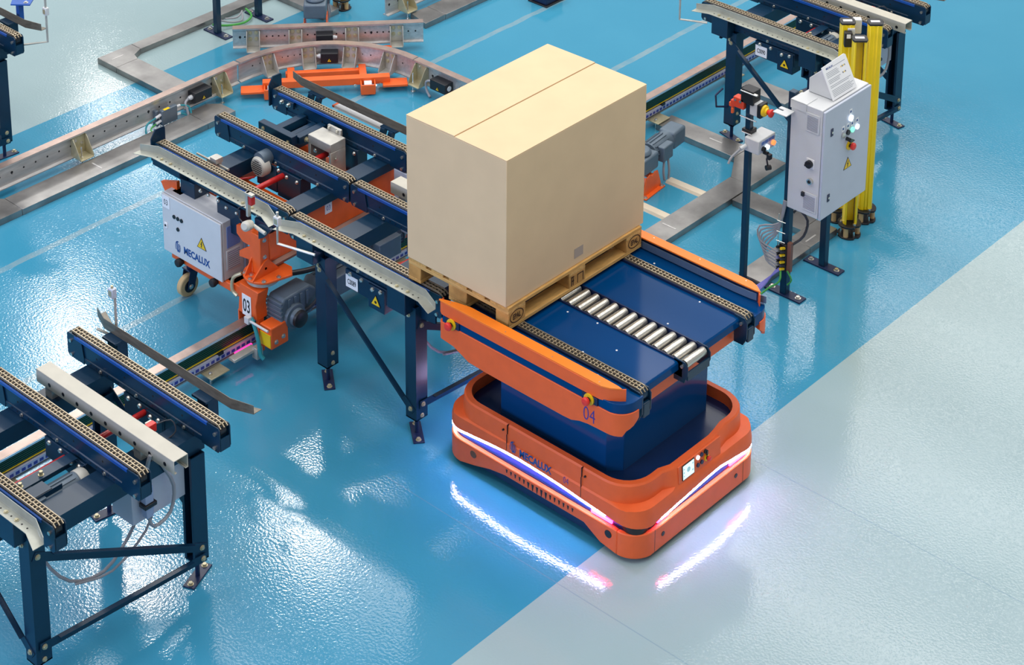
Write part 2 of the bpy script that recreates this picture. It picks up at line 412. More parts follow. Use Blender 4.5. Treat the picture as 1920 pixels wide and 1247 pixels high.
# upper shell: rings lofted from the light line up to the rim
def ringz(x0, x1, y0, y1, r): return rrect(x0, x1, y0, y1, r)
def panel_push(p, amt):
    x, y = p
    if x > .8: return (x + amt * max(0, min(1, min((y - .27) / .06, (.80 - y) / .06))), y)
    return p
R0 = ringz(AX0, AX1, AY0, AY1, .15)
L = []
zs0 = [strip_z(x, y) + .009 for x, y in R0]
L.append([(p[0], p[1], z) for p, z in zip(R0, zs0)])
L.append([(p[0], p[1], z + .045) for p, z in zip(R0, zs0)])
L.append([(p[0] * 1 - (.012 if p[0] > .9 else -.012 if p[0] < -.42 else 0), p[1], max(z + .055, .335)) for p, z in zip(R0, zs0)])
R1 = ringz(AX0 + .055, AX1 - .055, AY0 + .008, AY1 - .008, .2); R1 = [panel_push(p, .035) for p in R1]
L.append([(p[0], p[1], max(z + .06, .345)) for p, z in zip(R1, zs0)])
R2 = ringz(AX0 + .06, AX1 - .06, AY0 + .012, AY1 - .012, .2); R2 = [panel_push(p, .03) for p in R2]
L.append([(p[0], p[1], .45) for p in R2])
R3 = ringz(AX0 + .068, AX1 - .068, AY0 + .02, AY1 - .02, .195); R3 = [panel_push(p, .03) for p in R3]
L.append([(p[0], p[1], .46) for p in R3])
R4 = ringz(AX0 + .10, AX1 - .10, AY0 + .052, AY1 - .052, .17); R4 = [panel_push(p, .028) for p in R4]
L.append([(p[0], p[1], .46) for p in R4])
L.append([(p[0], p[1], .36) for p in R4])
mb = MB(); vs = [v for r in L for v in r]; m_ = len(R0); fs = []
for k in range(len(L) - 1):
    fs += [(k * m_ + i, k * m_ + (i + 1) % m_, (k + 1) * m_ + (i + 1) % m_, (k + 1) * m_ + i) for i in range(m_)]
mb.add(vs, fs); shell = part('body_shell', mb, ORA, agv)
part('inner_well', MB().prism([(p[0] * .999, p[1]) for p in R4], 'z', .33, .385), WELL, agv)
# seams of the shell's side panel
for x in (.012, .575): part('shell_seam', MB().bx(x - .0015, x + .0015, AY0 - .0012, AY0 + .004, strip_z(x, -.02) + .02, .40).bx(x - .0015, x + .0015, AY0 + .0035, AY0 + .022, .3995, .4615), INK, agv, smooth=False)
for x in (-.02, .60): part('screw_cap', MB().cyl((x, AY0 + .012, .415), (x, AY0 + .001, .415), .006, 10), INK, agv)
# light strips
def strip_run(sel, name, m, hh=.007):
    pts = [p for p in sel]
    return part(name, MB().wall(pts, [strip_z(*p) - hh for p in pts], [strip_z(*p) + hh for p in pts], .012), m, agv)
near = [(AX0 + .15 - .15 * math.sin(math.radians(a)) , AY0 + .15 - .15 * math.cos(math.radians(a))) for a in range(75, -1, -12)] + [(-.3 + i * .05, AY0) for i in range(22)]
strip_run(near, 'light_strip', STRIP)
strip_run([(AX1, .185 + i * .05) for i in range(17)] + arc_pts(AX1 - .15, AY1 - .15, .15, 8, 40, 3), 'light_strip', STRIP)
far = [(.72 - i * .05, AY1) for i in range(22)]
strip_run(far, 'light_strip', STRIP)
strip_run([(AX0, .95 - i * .05) for i in range(16)], 'light_strip', STRIP)
def red_run(pts): return part('red_marker_strip', MB().wall(pts, [.196] * len(pts), [.212] * len(pts), .01), STRIPR, agv)
ins = lambda x, y: (x, y)
red_run([(.64, AY0 + .016), (.79, AY0 + .016)]); red_run([(AX1 - .016, .17), (AX1 - .016, .27)]); red_run([(AX1 - .016, .84), (AX1 - .016, 1.0)])
part('corner_scanner', MB().cyl((.89, .075, .187), (.89, .075, .235), .075, 24), BLACK, agv)
# tower
part('lift_tower', MB().prism([(-.22, .19), (-.17, .125), (.63, .125), (.70, .20), (.70, .965), (.64, 1.02), (-.17, 1.02), (-.22, .96)], 'z', .38, .99), NAVYT, agv, 0.004)
# deck fairings with guard rails (near one and its mirror)
def fairing(my):
    Y = (lambda y: y) if not my else (lambda y: 1.18 - y)
    def orient(P): return P if not my else P[::-1]
    base = [(-.457, .02)] + [(-.457, -.075)] + arc_pts(-.432, -.075, .025, 180, 270, 3) + [(-.40 + i * .06, -.10) for i in range(1, 20)] + arc_pts(.815, .015, .115, -90, 0, 8) + [(.93, .035)]
    bt = [(-.46, .872), (-.38, .868), (-.305, .856), (-.26, .822), (-.233, .812), (-.086, .805), (.53, .805), (.577, .81), (.61, .826), (.638, .838), (.7, .842), (.80, .846)]
    zb = [interp(p[0], bt) if p[1] < -.05 else (.872 if p[0] < 0 else interp(p[1], [(-.1, .85), (.0, .905), (.035, .935)])) for p in base]
    zt = [.985] * len(base)
    pth = [(p[0], Y(p[1])) for p in base]
    f = part('side_panel', MB().wall(orient(pth), orient(zb), orient(zt), .02), ORA, agv, 0.003)
    out = [(-.45, .078), (-.452, -.07)] + [(-.43, -.094)] + [(.80, -.094)] + arc_pts(.812, .018, .112, -90, 0, 8) + [(.924, .078)]
    out = [(x, Y(y)) for x, y in out]
    part('navy_sill', MB().prism(out, 'z', .97, 1.044), NAVYG, agv, 0.003)
    # guard: folded orange sheet
    gp = [(-.455, -.06), (-.452, -.09), (-.43, -.102)] + [(-.4 + i * .1, -.103) for i in range(12)] + [(.76, -.1), (.81, -.085), (.86, -.05), (.885, -.025)]
    ztop = [1.118] * len(gp); zbot = [1.041] * 2 + [1.036] * (len(gp) - 2)
    pth = [(x, Y(y)) for x, y in gp]
    g = part('guard_rail', MB().wall(orient(pth), orient(zbot), orient(ztop), .006), ORA, agv, 0.0015)
    top = [(-.455, -.098)] + [(-.43, -.103), (.77, -.1), (.82, -.082), (.872, -.044), (.84, -.038), (.70, -.034), (-.26, -.034), (-.36, -.056), (-.452, -.09)]
    top = [(x, Y(y)) for x, y in top]
    part('guard_flange', MB().prism(top, 'z', 1.117, 1.126), ORT, g, 0.001)
    part('guard_backing', MB().prism([(x, Y(y)) for x, y in [(-.42, -.096), (.76, -.094), (.85, -.048), (.72, -.05), (-.30, -.05)]], 'z', 1.044, 1.113), NAVYD, g)
    bpts = MB()
    for x in (-.38, .05, .4, .74): b_ = (x, Y(-.08), 1.124); bpts.cyl(b_, (b_[0], b_[1], 1.127), .004, 8)
    part('rivets', bpts, STEEL, g, kind='stuff')
    if my:
        gb = [(-.40, -.05), (-.25, -.036), (.70, -.034), (.80, -.04), (.90, -.06)]
        part('guide_bar', MB().wall([(x, Y(y)) for x, y in gb][::1], [1.052] * 5, [1.098] * 5, .008), mat('grey_blue_bar', (100, 122, 150), .4, .3), g, 0.001)
    for x in ((-.347, .692) if not my else ()):
        mb = MB().bx(x - .055, x + .055, -.104, -.09, .985, 1.032); part('stop_bezel', mb, NAVYD, agv, 0.002)
        estop(agv, (x, -.104, 1.008), (0, -1, 0), 1.0)
    return f
pf = fairing(False); fairing(True)
text('number', '04', 0.125, frame((.645, -.1006, .862), (1, 0, 0), (0, 0, 1)), VIOINK, pf, xs=.72, weight=-.0015)
# deck plates between the chains
for i, (y0, y1) in enumerate(((.14, .452), (.664, 1.03))):
    mb = MB().prism([(-.44, .985), (.83, .985), (.875, .995), (.872, 1.035), (.862, 1.045), (-.44, 1.045)], 'y', y0, y1)
    part('deck_plate', mb, NAVYG, agv, 0.002)
dm = MB()
for (x, y) in ((.55, .30), (.42, .16), (.60, .70), (.60, 1.0), (.62, .05), (.65, 1.12), (.1, .4), (.3, .43), (.15, 1.14)): dm.cyl((x, y, 1.0445), (x, y, 1.0475), .006, 8)
part('deck_screws', dm, WHITEL, agv, kind='stuff')
part('cross_beam', MB().bx(.79, .825, .01, 1.17, .868, .984), ORA, agv, 0.004)
part('deck_underframe', MB().bx(-.43, .79, .03, 1.15, .955, .99), NAVYD, agv)

# double roller chain
CH = {}
def chain_mesh(x0, x1, drop0=True, drop1=True, r=.045):
    key = (round(x1 - x0, 3), drop0, drop1)
    if key in CH: return CH[key]
    mb = MB(); p = .0254; Lr = x1 - x0; aq = r * math.radians(80)
    s0 = -aq if drop0 else 0; s1 = Lr + (aq if drop1 else 0)
    def pos(s):
        if s < 0: a = -s / r; return (-r * math.sin(a), -r * (1 - math.cos(a)), a)
        if s > Lr: a = (s - Lr) / r; return (Lr + r * math.sin(a), -r * (1 - math.cos(a)), -a)
        return (s, 0, 0)
    k = int((s1 - s0) / p)
    for i in range(k):
        s = s0 + (i + .5) * p; x, z, a = pos(s); tx = Vector((math.cos(a), 0, math.sin(a))); tz = Vector((-math.sin(a), 0, math.cos(a)))
        for y in (-.0235, -.0015 if i % 2 else .0015, .0235):
            mb.obox(Vector((x, y, z - .006)), tx, (0, 1, 0), tz, p * 1.02, .0055, .012)
        x, z, a = pos(s0 + i * p)
        mb.cyl((x, -.021, z - .0065), (x, .021, z - .0065), .0042, 6)
    me = bpy.data.meshes.new('chain'); me.from_pydata(mb.v, [], mb.f); me.materials.append(CHAIN)
    CH[key] = me; return me
def chain(x0, x1, y, z, parent, drop0=True, drop1=True):
    o = bpy.data.objects.new('roller_chain', chain_mesh(x0, x1, drop0, drop1)); COL.objects.link(o); o.parent = parent
    o.location = Vector((x0, y, z)) - base_of(parent); return o
for y in (.106, 1.064):
    g = part('chain_channel', MB().bx(-.45, .87, y - .036, y - .028, .985, 1.060).bx(-.45, .87, y + .028, y + .036, .985, 1.060).bx(-.45, .88, y - .03, y + .03, .985, 1.052), NAVYD, agv)
    chain(-.42, .868, y, 1.07, g)
    mb = MB()
    for s in (-1, 1):
        yy = y + s * .037
        mb.prism([(.835, .88), (.90, .88), (.925, .93), (.925, 1.03), (.905, 1.058), (.835, 1.062)], 'y', yy - .004, yy + .004)
    mb.bx(.85, .912, y - .033, y + .033, .935, .985).cyl((.87, y - .03, 1.02), (.87, y + .03, 1.02), .042, 20)
    part('end_bracket', mb, NAVY, g, 0.001)
    part('axle_bolt', MB().cyl((.885, y - .052, 1.018), (.885, y - .041, 1.018), .010, 12), STEEL, g)
    part('chain_tail_cover', MB().bx(.905, .928, y - .028, y + .028, .90, .99), NAVY, g, 0.006)
# roller bed
tray = part('roller_tray', MB().bx(-.44, .90, .452, .460, .955, 1.055).bx(-.44, .90, .656, .664, .955, 1.055).bx(-.44, .86, .46, .656, .985, .995), NAVYD, agv, 0.002)
mb = MB()
for yy in (.452, .658): mb.prism([(.84, .925), (.915, .925), (.938, .985), (.938, 1.03), (.915, 1.058), (.84, 1.062)], 'y', yy, yy + .006)
mb.bx(.926, .936, .458, .658, .945, 1.0)
part('tray_end_bracket', mb, NAVY, tray, 0.001)
part('axle_bolt', MB().cyl((.90, .452, 1.03), (.90, .441, 1.03), .010, 12), STEEL, tray)
r0 = None
for i in range(14):
    x = .9 - i * .0712
    if r0 is None:
        r0 = part('roller', MB().lathe((x, .468, 1.034), (0, 1, 0), [(0, .010), (.001, .024), (.006, .027), (.172, .027), (.177, .024), (.178, .010)], 20), ROLL, tray)
        e0 = part('roller_end_cap', MB().cyl((x, .461, 1.034), (x, .4685, 1.034), .017, 14), BLACK, tray)
    else:
        for q in (r0, e0):
            c = q.copy(); COL.objects.link(c); c.location = Vector(q.location) + Vector((-i * .0712, 0, 0))
# body graphics
fr = frame((.06, AY0 - .0008, .332), (1, 0, 0), (0, 0, 1))
fr = frame((.062, AY0 - .0006, .338), (1, 0, 0), (0, 0, 1))
emblem(shell, fr, .08, BLUEINK)
text('lettering', 'MECALUX', 0.066, frame((.112, AY0 - .0004, .305), (1, 0, 0), (0, 0, 1)), BLUEINK, shell, weight=.0024, xs=.80)
text('lettering', '04', 0.062, frame((.445, AY0 - .0004, .300), (1, 0, 0), (0, 0, 1)), VIOINK, shell, xs=.66, weight=-.0008)
# touch panel on the front face
PX = AX1 - .0195
fp = frame((PX, .36, .405), (0, 1, 0), (-.06, 0, 1))
panel = part('control_panel', MB().obox(fp @ Vector((.19, -.01, -.008)), (0, 1, 0), (-.06, 0, 1), (1, 0, .06), .39, .115, .016), ORA, agv, 0.004)
scr = poly_decal('touch_screen', [[(.025, -.054), (.135, -.054), (.135, .04), (.025, .04)]], fp, BLACK, panel, .004)
poly_decal('screen_face', [[(.03, -.05), (.13, -.05), (.13, .036), (.03, .036)]], fp @ Matrix.Translation((0, 0, .004)), SCREEN, panel, .001)
ic = [[(.08 + .016 * math.cos(t), -.004 + .016 * math.sin(t)) for t in [k * PI / 5 for k in range(10)]], [(.034, -.012), (.044, -.012), (.044, -.003), (.034, -.003)], [(.034, .01), (.044, .01), (.044, .018), (.034, .018)], [(.034, -.034), (.044, -.034), (.044, -.026), (.034, -.026)], [(.114, .012), (.124, .012), (.124, .022), (.114, .022)], [(.112, -.03), (.124, -.03), (.124, -.02), (.112, -.02)]]
poly_decal('screen_icons', ic, fp @ Matrix.Translation((0, 0, .005)), mat('icon_grey', (150, 190, 196), .4, emit=(130, 180, 186), estr=.5, var=0), panel, .0004)
for i, (a, b, m) in enumerate(((.168, .022, LAMPW), (.203, .024, NAVYD), (.238, .026, BLACK), (.168, -.026, NAVYD), (.203, -.024, NAVYD))):
    c = fp @ Vector((a, b, 0)); part('push_button', MB().cyl(c, fp @ Vector((a, b, .008)), .0125, 16), m, panel)
estop(panel, fp @ Vector((.25, -.02, 0)), (1, 0, .06), .62)
part('key_tag', MB().bx(PX + .006, PX + .012, .60, .612, .405, .435), BLACK, panel)

# ------------------------------------------------------------------ pallet and carton
pal = empty('wooden_pallet', (-.4, .6, 1.07), 'worn pine four-way pallet carrying the carton, half on the vehicle deck', 'pallet')
Z0 = 1.071
def board(x0, x1, y0, y1, z0, z1, m, nm='board'): return part(nm, MB().bx(x0, x1, y0, y1, z0, z1), m, pal, 0.002, seg=1)
for (x0, x1) in ((-.8, -.70), (-.4725, -.3275), (-.10, 0)):
    board(x0, x1, 0, 1.2, Z0, Z0 + .022, WOOD)                                       # bottom runners along y
    for (y0, y1) in ((0, .145), (.5275, .6725), (1.055, 1.2)):
        k = part('block', MB().bx(x0, x1, y0, y1, Z0 + .022, Z0 + .10), WOODB, pal, 0.003, seg=1)
for (y0, y1) in ((0, .145), (.5275, .6725), (1.055, 1.2)): board(-.8, 0, y0, y1, Z0 + .10, Z0 + .122, WOOD2)
for (x0, x1) in ((-.8, -.655), (-.615, -.515), (-.4725, -.3275), (-.285, -.185), (-.145, 0)): board(x0, x1, 0, 1.2, Z0 + .122, Z0 + .144, WOOD)
def epal(c, s):
    fr = frame(c, (0, 1, 0), (0, 0, 1)); A = [k * PI / 14 for k in range(29)]
    ringp = [[(s * math.cos(A[i]), s * .72 * math.sin(A[i])), (s * math.cos(A[i + 1]), s * .72 * math.sin(A[i + 1])), (s * .9 * math.cos(A[i + 1]), s * .62 * math.sin(A[i + 1])), (s * .9 * math.cos(A[i]), s * .62 * math.sin(A[i]))] for i in range(28)]
    o = poly_decal('burnt_stamp', ringp, fr, BRAND, pal, .0006)
    text('stamp_lettering', 'EPAL', s * .82, fr @ Matrix.Translation((0, -s * .28, 0)), BRAND, pal, weight=.0012, xs=.66, align='CENTER')
epal((.0006, .07, Z0 + .068), .058); epal((.0006, 1.13, Z0 + .068), .058)
fr = frame((.0006, .6, Z0 + .062), (0, 1, 0), (0, 0, 1))
poly_decal('burnt_stamp', [[(-.055, -.03), (-.047, -.03), (-.047, .03), (-.055, .03)], [(-.04, -.03), (-.033, -.03), (-.033, .02), (-.04, .02)], [(-.055, .022), (-.03, .022), (-.03, .03), (-.055, .03)], [(.0, -.03), (.006, -.03), (.006, .028), (.0, .028)], [(.0, .022), (.055, .022), (.055, .028), (.0, .028)], [(.049, -.03), (.055, -.03), (.055, .022), (.049, .022)], [(-.05, -.004), (-.03, -.004), (-.03, .004), (-.05, .004)]], fr, BRAND, pal, .0006)
BX0, BX1, BY0, BY1, BZ0 = -.802, -.014, -.006, 1.232, Z0 + .1445
BZ1 = BZ0 + .934
car = empty('cardboard_box', (-.4, .6, BZ0), 'large plain cardboard carton standing on the wooden pallet', 'box')
part('carton_body', MB().bx(BX0, BX1, BY0, BY1, BZ0, BZ1 - .004), CARD, car, 0.004)
xm = (BX0 + BX1) / 2 - .006
part('top_flap', MB().prism([(BX0, BZ1 - .0035), (xm - .003, BZ1 - .0035), (xm - .003, BZ1 + .006), (BX0 + .03, BZ1 + .001), (BX0, BZ1)], 'y', BY0, BY1), CARD, car, 0.001)
part('top_flap', MB().prism([(xm + .0015, BZ1 - .0035), (BX1, BZ1 - .0035), (BX1, BZ1), (BX1 - .03, BZ1 + .001), (xm + .0015, BZ1 + .0015)], 'y', BY0, BY1), CARD, car, 0.001)
poly_decal('paper_label', [[(0, 0), (.08, 0), (.08, .062), (0, .062)]], frame((BX1 + .0005, .585, BZ0 + .047), (0, 1, 0), (0, 0, 1)), CARDT, car, .0008)

# ------------------------------------------------------------------ chain conveyors
def chain_rail(root, x0, x1, y, stops=(False, False), side=-1, holes=True):
    mb = MB().prism([(y - .03, .945), (y - .036, .942), (y - .036, .91), (y + .036, .91), (y + .036, .942), (y + .03, .945), (y + .03, 1.045), (y + .012, 1.045), (y + .012, 1.05), (y - .012, 1.05), (y - .012, 1.045), (y - .03, 1.045)], 'x', x0 + .02, x1 - .02)
    r = part('chain_rail', mb, NAVY, root, 0.0015, seg=1)
    chain(x0 + .045, x1 - .045, y, 1.0705, r)
    part('wear_strip', MB().bx(x0 + .07, x1 - .10, y - .041, y - .0305, 1.036, 1.054), BLUEP, r, smooth=False)
    part('chain_bed', MB().bx(x0 + .05, x1 - .05, y - .03, y + .03, 1.046, 1.0535), BLACK, r, smooth=False)
    for (xa, s) in ((x0, 1), (x1, -1)):
        mb = MB()
        for yy in (y - .035, y + .035):
            mb.prism([(xa, .925), (xa + s * .015, .905), (xa + s * .15, .905), (xa + s * .15, .945), (xa + s * .13, 1.052), (xa + s * .012, 1.058), (xa, 1.045)], 'y', yy - .0035, yy + .0035)
        mb.bx(min(xa, xa + s * .006), max(xa, xa + s * .006), y - .034, y + .034, .915, .99)
        e = part('end_plate', mb, NAVY, r, smooth=False)
        part('sprocket', MB().cyl((xa + s * .05, y - .02, 1.02), (xa + s * .05, y + .02, 1.02), .04, 16), BLACK, r)
    hm = MB()
    k = int((x1 - x0 - .3) / .05)
    for i in range(k):
        hx = x0 + .16 + i * .05
        hm.cyl((hx, y - .0355, .928), (hx, y - .0367, .928), .0055, 6)
        if i % 5 == 2: hm.cyl((hx, y - .0295, .985), (hx, y - .0307, .985), .007, 6)
    part('bolt_holes', hm, INK, r, smooth=False, kind='stuff')
    bm_ = MB()
    for (hx, hz) in ((x0 + .035, 1.012), (x0 + .04, .925), (x1 - .035, 1.012), (x1 - .04, .925)): bm_.cyl((hx, y - .0385, hz), (hx, y - .047, hz), .011, 10)
    for hx in (x0 + .3, x0 + .62, x1 - .3): bm_.hexbolt((hx, y - .036, .926), (0, -1, 0), .008)
    part('bolts', bm_, STEEL, r, kind='stuff')
    return r
def guide_angle(root, x0, x1, yc, zc, out, h, wd, m, flare=.05, fl=.13, name='guide_angle', holes=True):
    """L-section guide with both ends bent outwards"""
    ys = [yc + out * flare, yc, yc, yc + out * flare]; xs = [x0, x0 + fl, x1 - fl, x1]
    mb = MB(); vs = []; t = .004
    prof = [(0, 0), (0, h), (-t, h), (-t, -t), (wd, -t), (wd, 0)]
    for x, y in zip(xs, ys):
        hh = 1.0
        for (o_, u) in prof: vs.append((x, y + out * o_, zc + u * (1 if u < h * .9 or x in (xs[1], xs[2]) else .82)))
    m_ = len(prof); fs = []
    for i in range(3): fs += [(i * m_ + k, i * m_ + (k + 1) % m_, (i + 1) * m_ + (k + 1) % m_, (i + 1) * m_ + k) for k in range(m_)]
    fs += [tuple(range(m_ - 1, -1, -1)), tuple(range(3 * m_, 4 * m_))]
    mb.add(vs, fs); g = part(name, mb, m, root, 0.001, seg=1)
    if holes:
        hm = MB(); n_ = int((x1 - x0 - 2 * fl) / .045)
        for i in range(n_): hm.cyl((x0 + fl + .03 + i * .045, yc + out * wd * .55, zc + .0002), (x0 + fl + .03 + i * .045, yc + out * wd * .55, zc + .001), .0055, 6)
        part('bolt_holes', hm, INK, g, smooth=False, kind='stuff')
        bm_ = MB()
        for i in (1, 3, n_ - 3, n_ - 5): bm_.hexbolt((x0 + fl + .03 + i * .045, yc + out * wd * .55, zc + .001), (0, 0, 1), .009, .006)
        part('bolts', bm_, ZINC, g, kind='stuff')
    return g
def leg(root, x, y, out, foot_angle, z1=.905):
    """C-channel leg open towards the conveyor's middle, threaded foot and floor plate"""
    w_, d, t = .09, .095, .006
    yo, yi = y + out * d / 2, y - out * d / 2
    P = [(x - w_ / 2, yi), (x - w_ / 2, yo), (x + w_ / 2, yo), (x + w_ / 2, yi), (x + w_ / 2 - .018, yi), (x + w_ / 2 - .018, yi + out * t), (x + w_ / 2 - t, yi + out * t), (x + w_ / 2 - t, yo - out * t), (x - w_ / 2 + t, yo - out * t), (x - w_ / 2 + t, yi + out * t), (x - w_ / 2 + .018, yi + out * t), (x - w_ / 2 + .018, yi)]
    l = part('leg', MB().prism(P, 'z', .125, z1).bx(x - w_ / 2, x + w_ / 2, min(yi, yo), max(yi, yo), .125, .133), NAVY, root, smooth=False)
    part('foot_spindle', MB().cyl((x, y, .008), (x, y, .14), .013, 12).cyl((x, y, .10), (x, y, .122), .024, 6), NAVYD, l)
    a = math.radians(foot_angle); ax = (math.cos(a), math.sin(a), 0); ay = (-math.sin(a), math.cos(a), 0)
    part('foot_plate', MB().obox((x, y, .005), ax, ay, (0, 0, 1), .21, .07, .01), NAVYD, l, 0.002, seg=1)
    bm_ = MB()
    for s in (-1, 1): bm_.hexbolt((x + ax[0] * s * .08, y + ax[1] * s * .08, .01), (0, 0, 1), .012, .012)
    bm_.hexbolt((x - .015, y + out * d / 2, .84), (0, out, 0), .010); bm_.hexbolt((x + w_ / 2, y, .22), (1, 0, 0), .010); bm_.hexbolt((x + w_ / 2, y, .15), (1, 0, 0), .010)
    part('bolts', bm_, ZINC, l, kind='stuff')
    return l
def brace(root, p0, p1, n):
    """flat-ended angle brace; n: outward normal of the face it is bolted to"""
    p0, p1, n = Vector(p0), Vector(p1), Vector(n); d = (p1 - p0).normalized(); u = n.cross(d).normalized()
    mb = MB().obox((p0 + p1) / 2, d, u, n, (p1 - p0).length + .05, .05, .005)
    mb.obox((p0 + p1) / 2 + n * .014 + u * .0225, d, u, n, (p1 - p0).length - .16, .005, .028)
    b = part('brace', mb, NAVY, root, smooth=False)
    part('bolts', MB().hexbolt(p0 + n * .003, n, .011).hexbolt(p1 + n * .003, n, .011), ZINC, b, kind='stuff')
def conveyor(dx, yc, label, sign, feet, name='chain_conveyor', far_guard=True, extras=()):
    c = empty(name, (dx - 1.2, yc, 0), label, 'conveyor', 'chain conveyor stations')
    x0, x1 = dx - 1.86, dx - .53
    for k, y in enumerate((yc - .53, yc, yc + .53)): chain_rail(c, x0, x1, y)
    # cross members
    def chan(xa, xb, ya, yb, za, zb, nm='cross_beam'):
        t = .006
        P = [(xa, za), (xa, zb), (xb, zb), (xb, za), (xb - .02, za), (xb - .02, za + t), (xb - t, za + t), (xb - t, zb - t), (xa + t, zb - t), (xa + t, za + t), (xa + .02, za + t), (xa + .02, za)]
        return part(nm, MB().prism(P, 'y', ya, yb), NAVY, c, smooth=False)
    chan(dx - .90, dx - .745, yc - .56, yc + .56, .80, .909)
    chan(dx - 1.69, dx - 1.535, yc - .56, yc + .56, .80, .909)
    for i, (lx, ly, o_) in enumerate(((dx - .765, yc - .548, -1), (dx - .765, yc + .49, 1), (dx - 1.55, yc - .548, -1), (dx - 1.55, yc + .49, 1))):
        leg(c, lx, ly, o_, feet[i], .799 if i % 2 == 1 else .905)
    xf = dx - .718
    brace(c, (xf, yc - .55, .775), (xf, yc + .49, .215), (1, 0, 0)); brace(c, (xf + .008, yc - .55, .235), (xf + .008, yc + .49, .15), (1, 0, 0))
    brace(c, (dx - 1.55, yc - .598, .82), (dx - .765, yc - .598, .20), (0, -1, 0))
    brace(c, (dx - 1.55, yc + .54, .80), (dx - .765, yc + .54, .28), (0, 1, 0))
    # grey cable beam
    gx0, gx1 = dx - 1.70, dx - .505
    t = .005; y0, y1 = yc + .165, yc + .26
    P = [(y0, .968), (y0, 1.05), (y1, 1.05), (y1, .968), (y1 - .02, .968), (y1 - .02, .974), (y1 - t, .974), (y1 - t, 1.05 - t), (y0 + t, 1.05 - t), (y0 + t, .974), (y0 + .02, .974), (y0 + .02, .968)]
    g = part('cable_beam', MB().prism(P, 'x', gx0, gx1), GBEAM, c, 0.002, seg=1)
    hm = MB()
    for i in range(9): hm.cyl((gx0 + .12 + i * .125, y0 + .002, 1.0), (gx0 + .12 + i * .125, y0 - .0012, 1.0), .012, 12)
    part('cable_holes', hm, INK, g, smooth=False, kind='stuff')
    for x in (dx - 1.60, dx - .82): part('beam_bracket', MB().bx(x - .03, x + .03, yc + .17, yc + .255, .909, .972), GALV, g, 0.001)
    # near guide with brackets
    guide_angle(c, dx - 1.85, dx - .50, yc - .602, 1.03, -1, .05, .062, GUARD)
    for x in (dx - 1.62, dx - .82):
        part('guide_bracket', MB().prism([(yc - .66, .875), (yc - .66, 1.024), (yc - .567, 1.024), (yc - .567, .875)], 'x', x - .075, x + .075), NAVY, c, 0.003, seg=1)
    # far guide of dark raw steel on two posts
    if far_guard:
        guide_angle(c, dx - 1.86, dx - .50, yc + .66, 1.055, 1, .062, .055, DSTEEL, .05, .13, 'guide_angle', holes=False)
        for x in (dx - 1.62, dx - .83):
            part('guide_post', MB().bx(x - .045, x + .045, yc + .625, yc + .70, .80, 1.035).bx(x - .06, x + .06, yc + .60, yc + .715, 1.035, 1.05).bx(x - .04, x + .04, yc + .53, yc + .70, .80, .83), NAVY, c, 0.002, seg=1)
    # chain drive housings below the rails, red drive shaft, gear motor
    for y in (yc - .53, yc, yc + .53):
        h = part('drive_housing', MB().prism([(dx - 1.345, .78), (dx - 1.345, .905), (dx - .985, .905), (dx - .985, .80), (dx - 1.02, .775)], 'y', y - .045, y + .045).bx(dx - 1.13, dx - .99, y - .06, y + .05, .74, .90), NAVY, c, 0.003, seg=1)
        bm_ = MB()
        for (bx_, bz) in ((-1.3, .885), (-1.2, .885), (-1.09, .875), (-1.02, .885)): bm_.lathe((dx + bx_, y - .045 - (.015 if bx_ > -1.13 else 0), bz), (0, -1, 0), [(0, .016), (.004, .016), (.012, .011), (.015, .004)], 10)
        part('bolts', bm_, STEEL, h, kind='stuff')
        part('bearing', MB().lathe((dx - 1.16, y + .045, .86), (0, 1, 0), [(0, .05), (.012, .05), (.02, .034), (.03, .03)], 18), BLACK, h)
    part('drive_shaft', MB().cyl((dx - 1.16, yc - .49, .862), (dx - 1.16, yc - .05, .862), .018, 12).cyl((dx - 1.16, yc + .05, .862), (dx - 1.16, yc + .49, .862), .018, 12), REDS, c, kind='stuff')
    mm = part('gear_motor', MB().cyl((dx - .955, yc - .36, .862), (dx - .955, yc - .13, .862), .056, 20).bx(dx - 1.06, dx - .90, yc - .47, yc - .35, .80, .92), MOTOR, c, 0.003)
    part('fan_cover', MB().lathe((dx - .955, yc - .13, .862), (0, 1, 0), [(0, .060), (.045, .060), (.06, .05), (.064, .02)], 20), FAN, mm)
    fm = MB()
    for k in range(12):
        a = k * PI / 6; fm.obox((dx - .955 + .058 * math.cos(a), yc - .25, .862 + .058 * math.sin(a)), (0, 1, 0), (-math.sin(a), 0, math.cos(a)), (math.cos(a), 0, math.sin(a)), .2, .004, .012)
    part('cooling_fins', fm, MOTOR, mm, smooth=False, kind='stuff')
    mp = part('motor_mount', MB().bx(dx - 1.10, dx - 1.09, yc - .49, yc - .06, .85, .93).bx(dx - 1.09, dx - 1.03, yc - .49, yc - .06, .925, .93).bx(dx - 1.01, dx - .92, yc - .49, yc - .3, .925, .935).bx(dx - .925, dx - .918, yc - .49, yc - .24, .845, .935), NAVY, c, smooth=False)
    part('bolts', MB().hexbolt((dx - .918, yc - .42, .89), (1, 0, 0), .011).hexbolt((dx - .918, yc - .36, .89), (1, 0, 0), .011).hexbolt((dx - 1.06, yc - .4, .93), (0, 0, 1), .011, .02).hexbolt((dx - 1.06, yc - .27, .93), (0, 0, 1), .011, .02), ZINC, mp, kind='stuff')
    # white control enclosure hung under the far half, with a blue-grey plug and its cable
    e = part('control_enclosure', MB().bx(dx - .95, dx - .775, yc + .085, yc + .44, .555, .80), LILAC, c, 0.003, seg=1)
    pl = part('cable_plug', MB().bx(dx - .757, dx - .715, yc + .13, yc + .185, .69, .80).prism([(yc + .135, .60), (yc + .18, .60), (yc + .185, .665), (yc + .13, .665)], 'x', dx - .757, dx - .715), mat('plug_grey', (150, 166, 196), .4), e, 0.004)
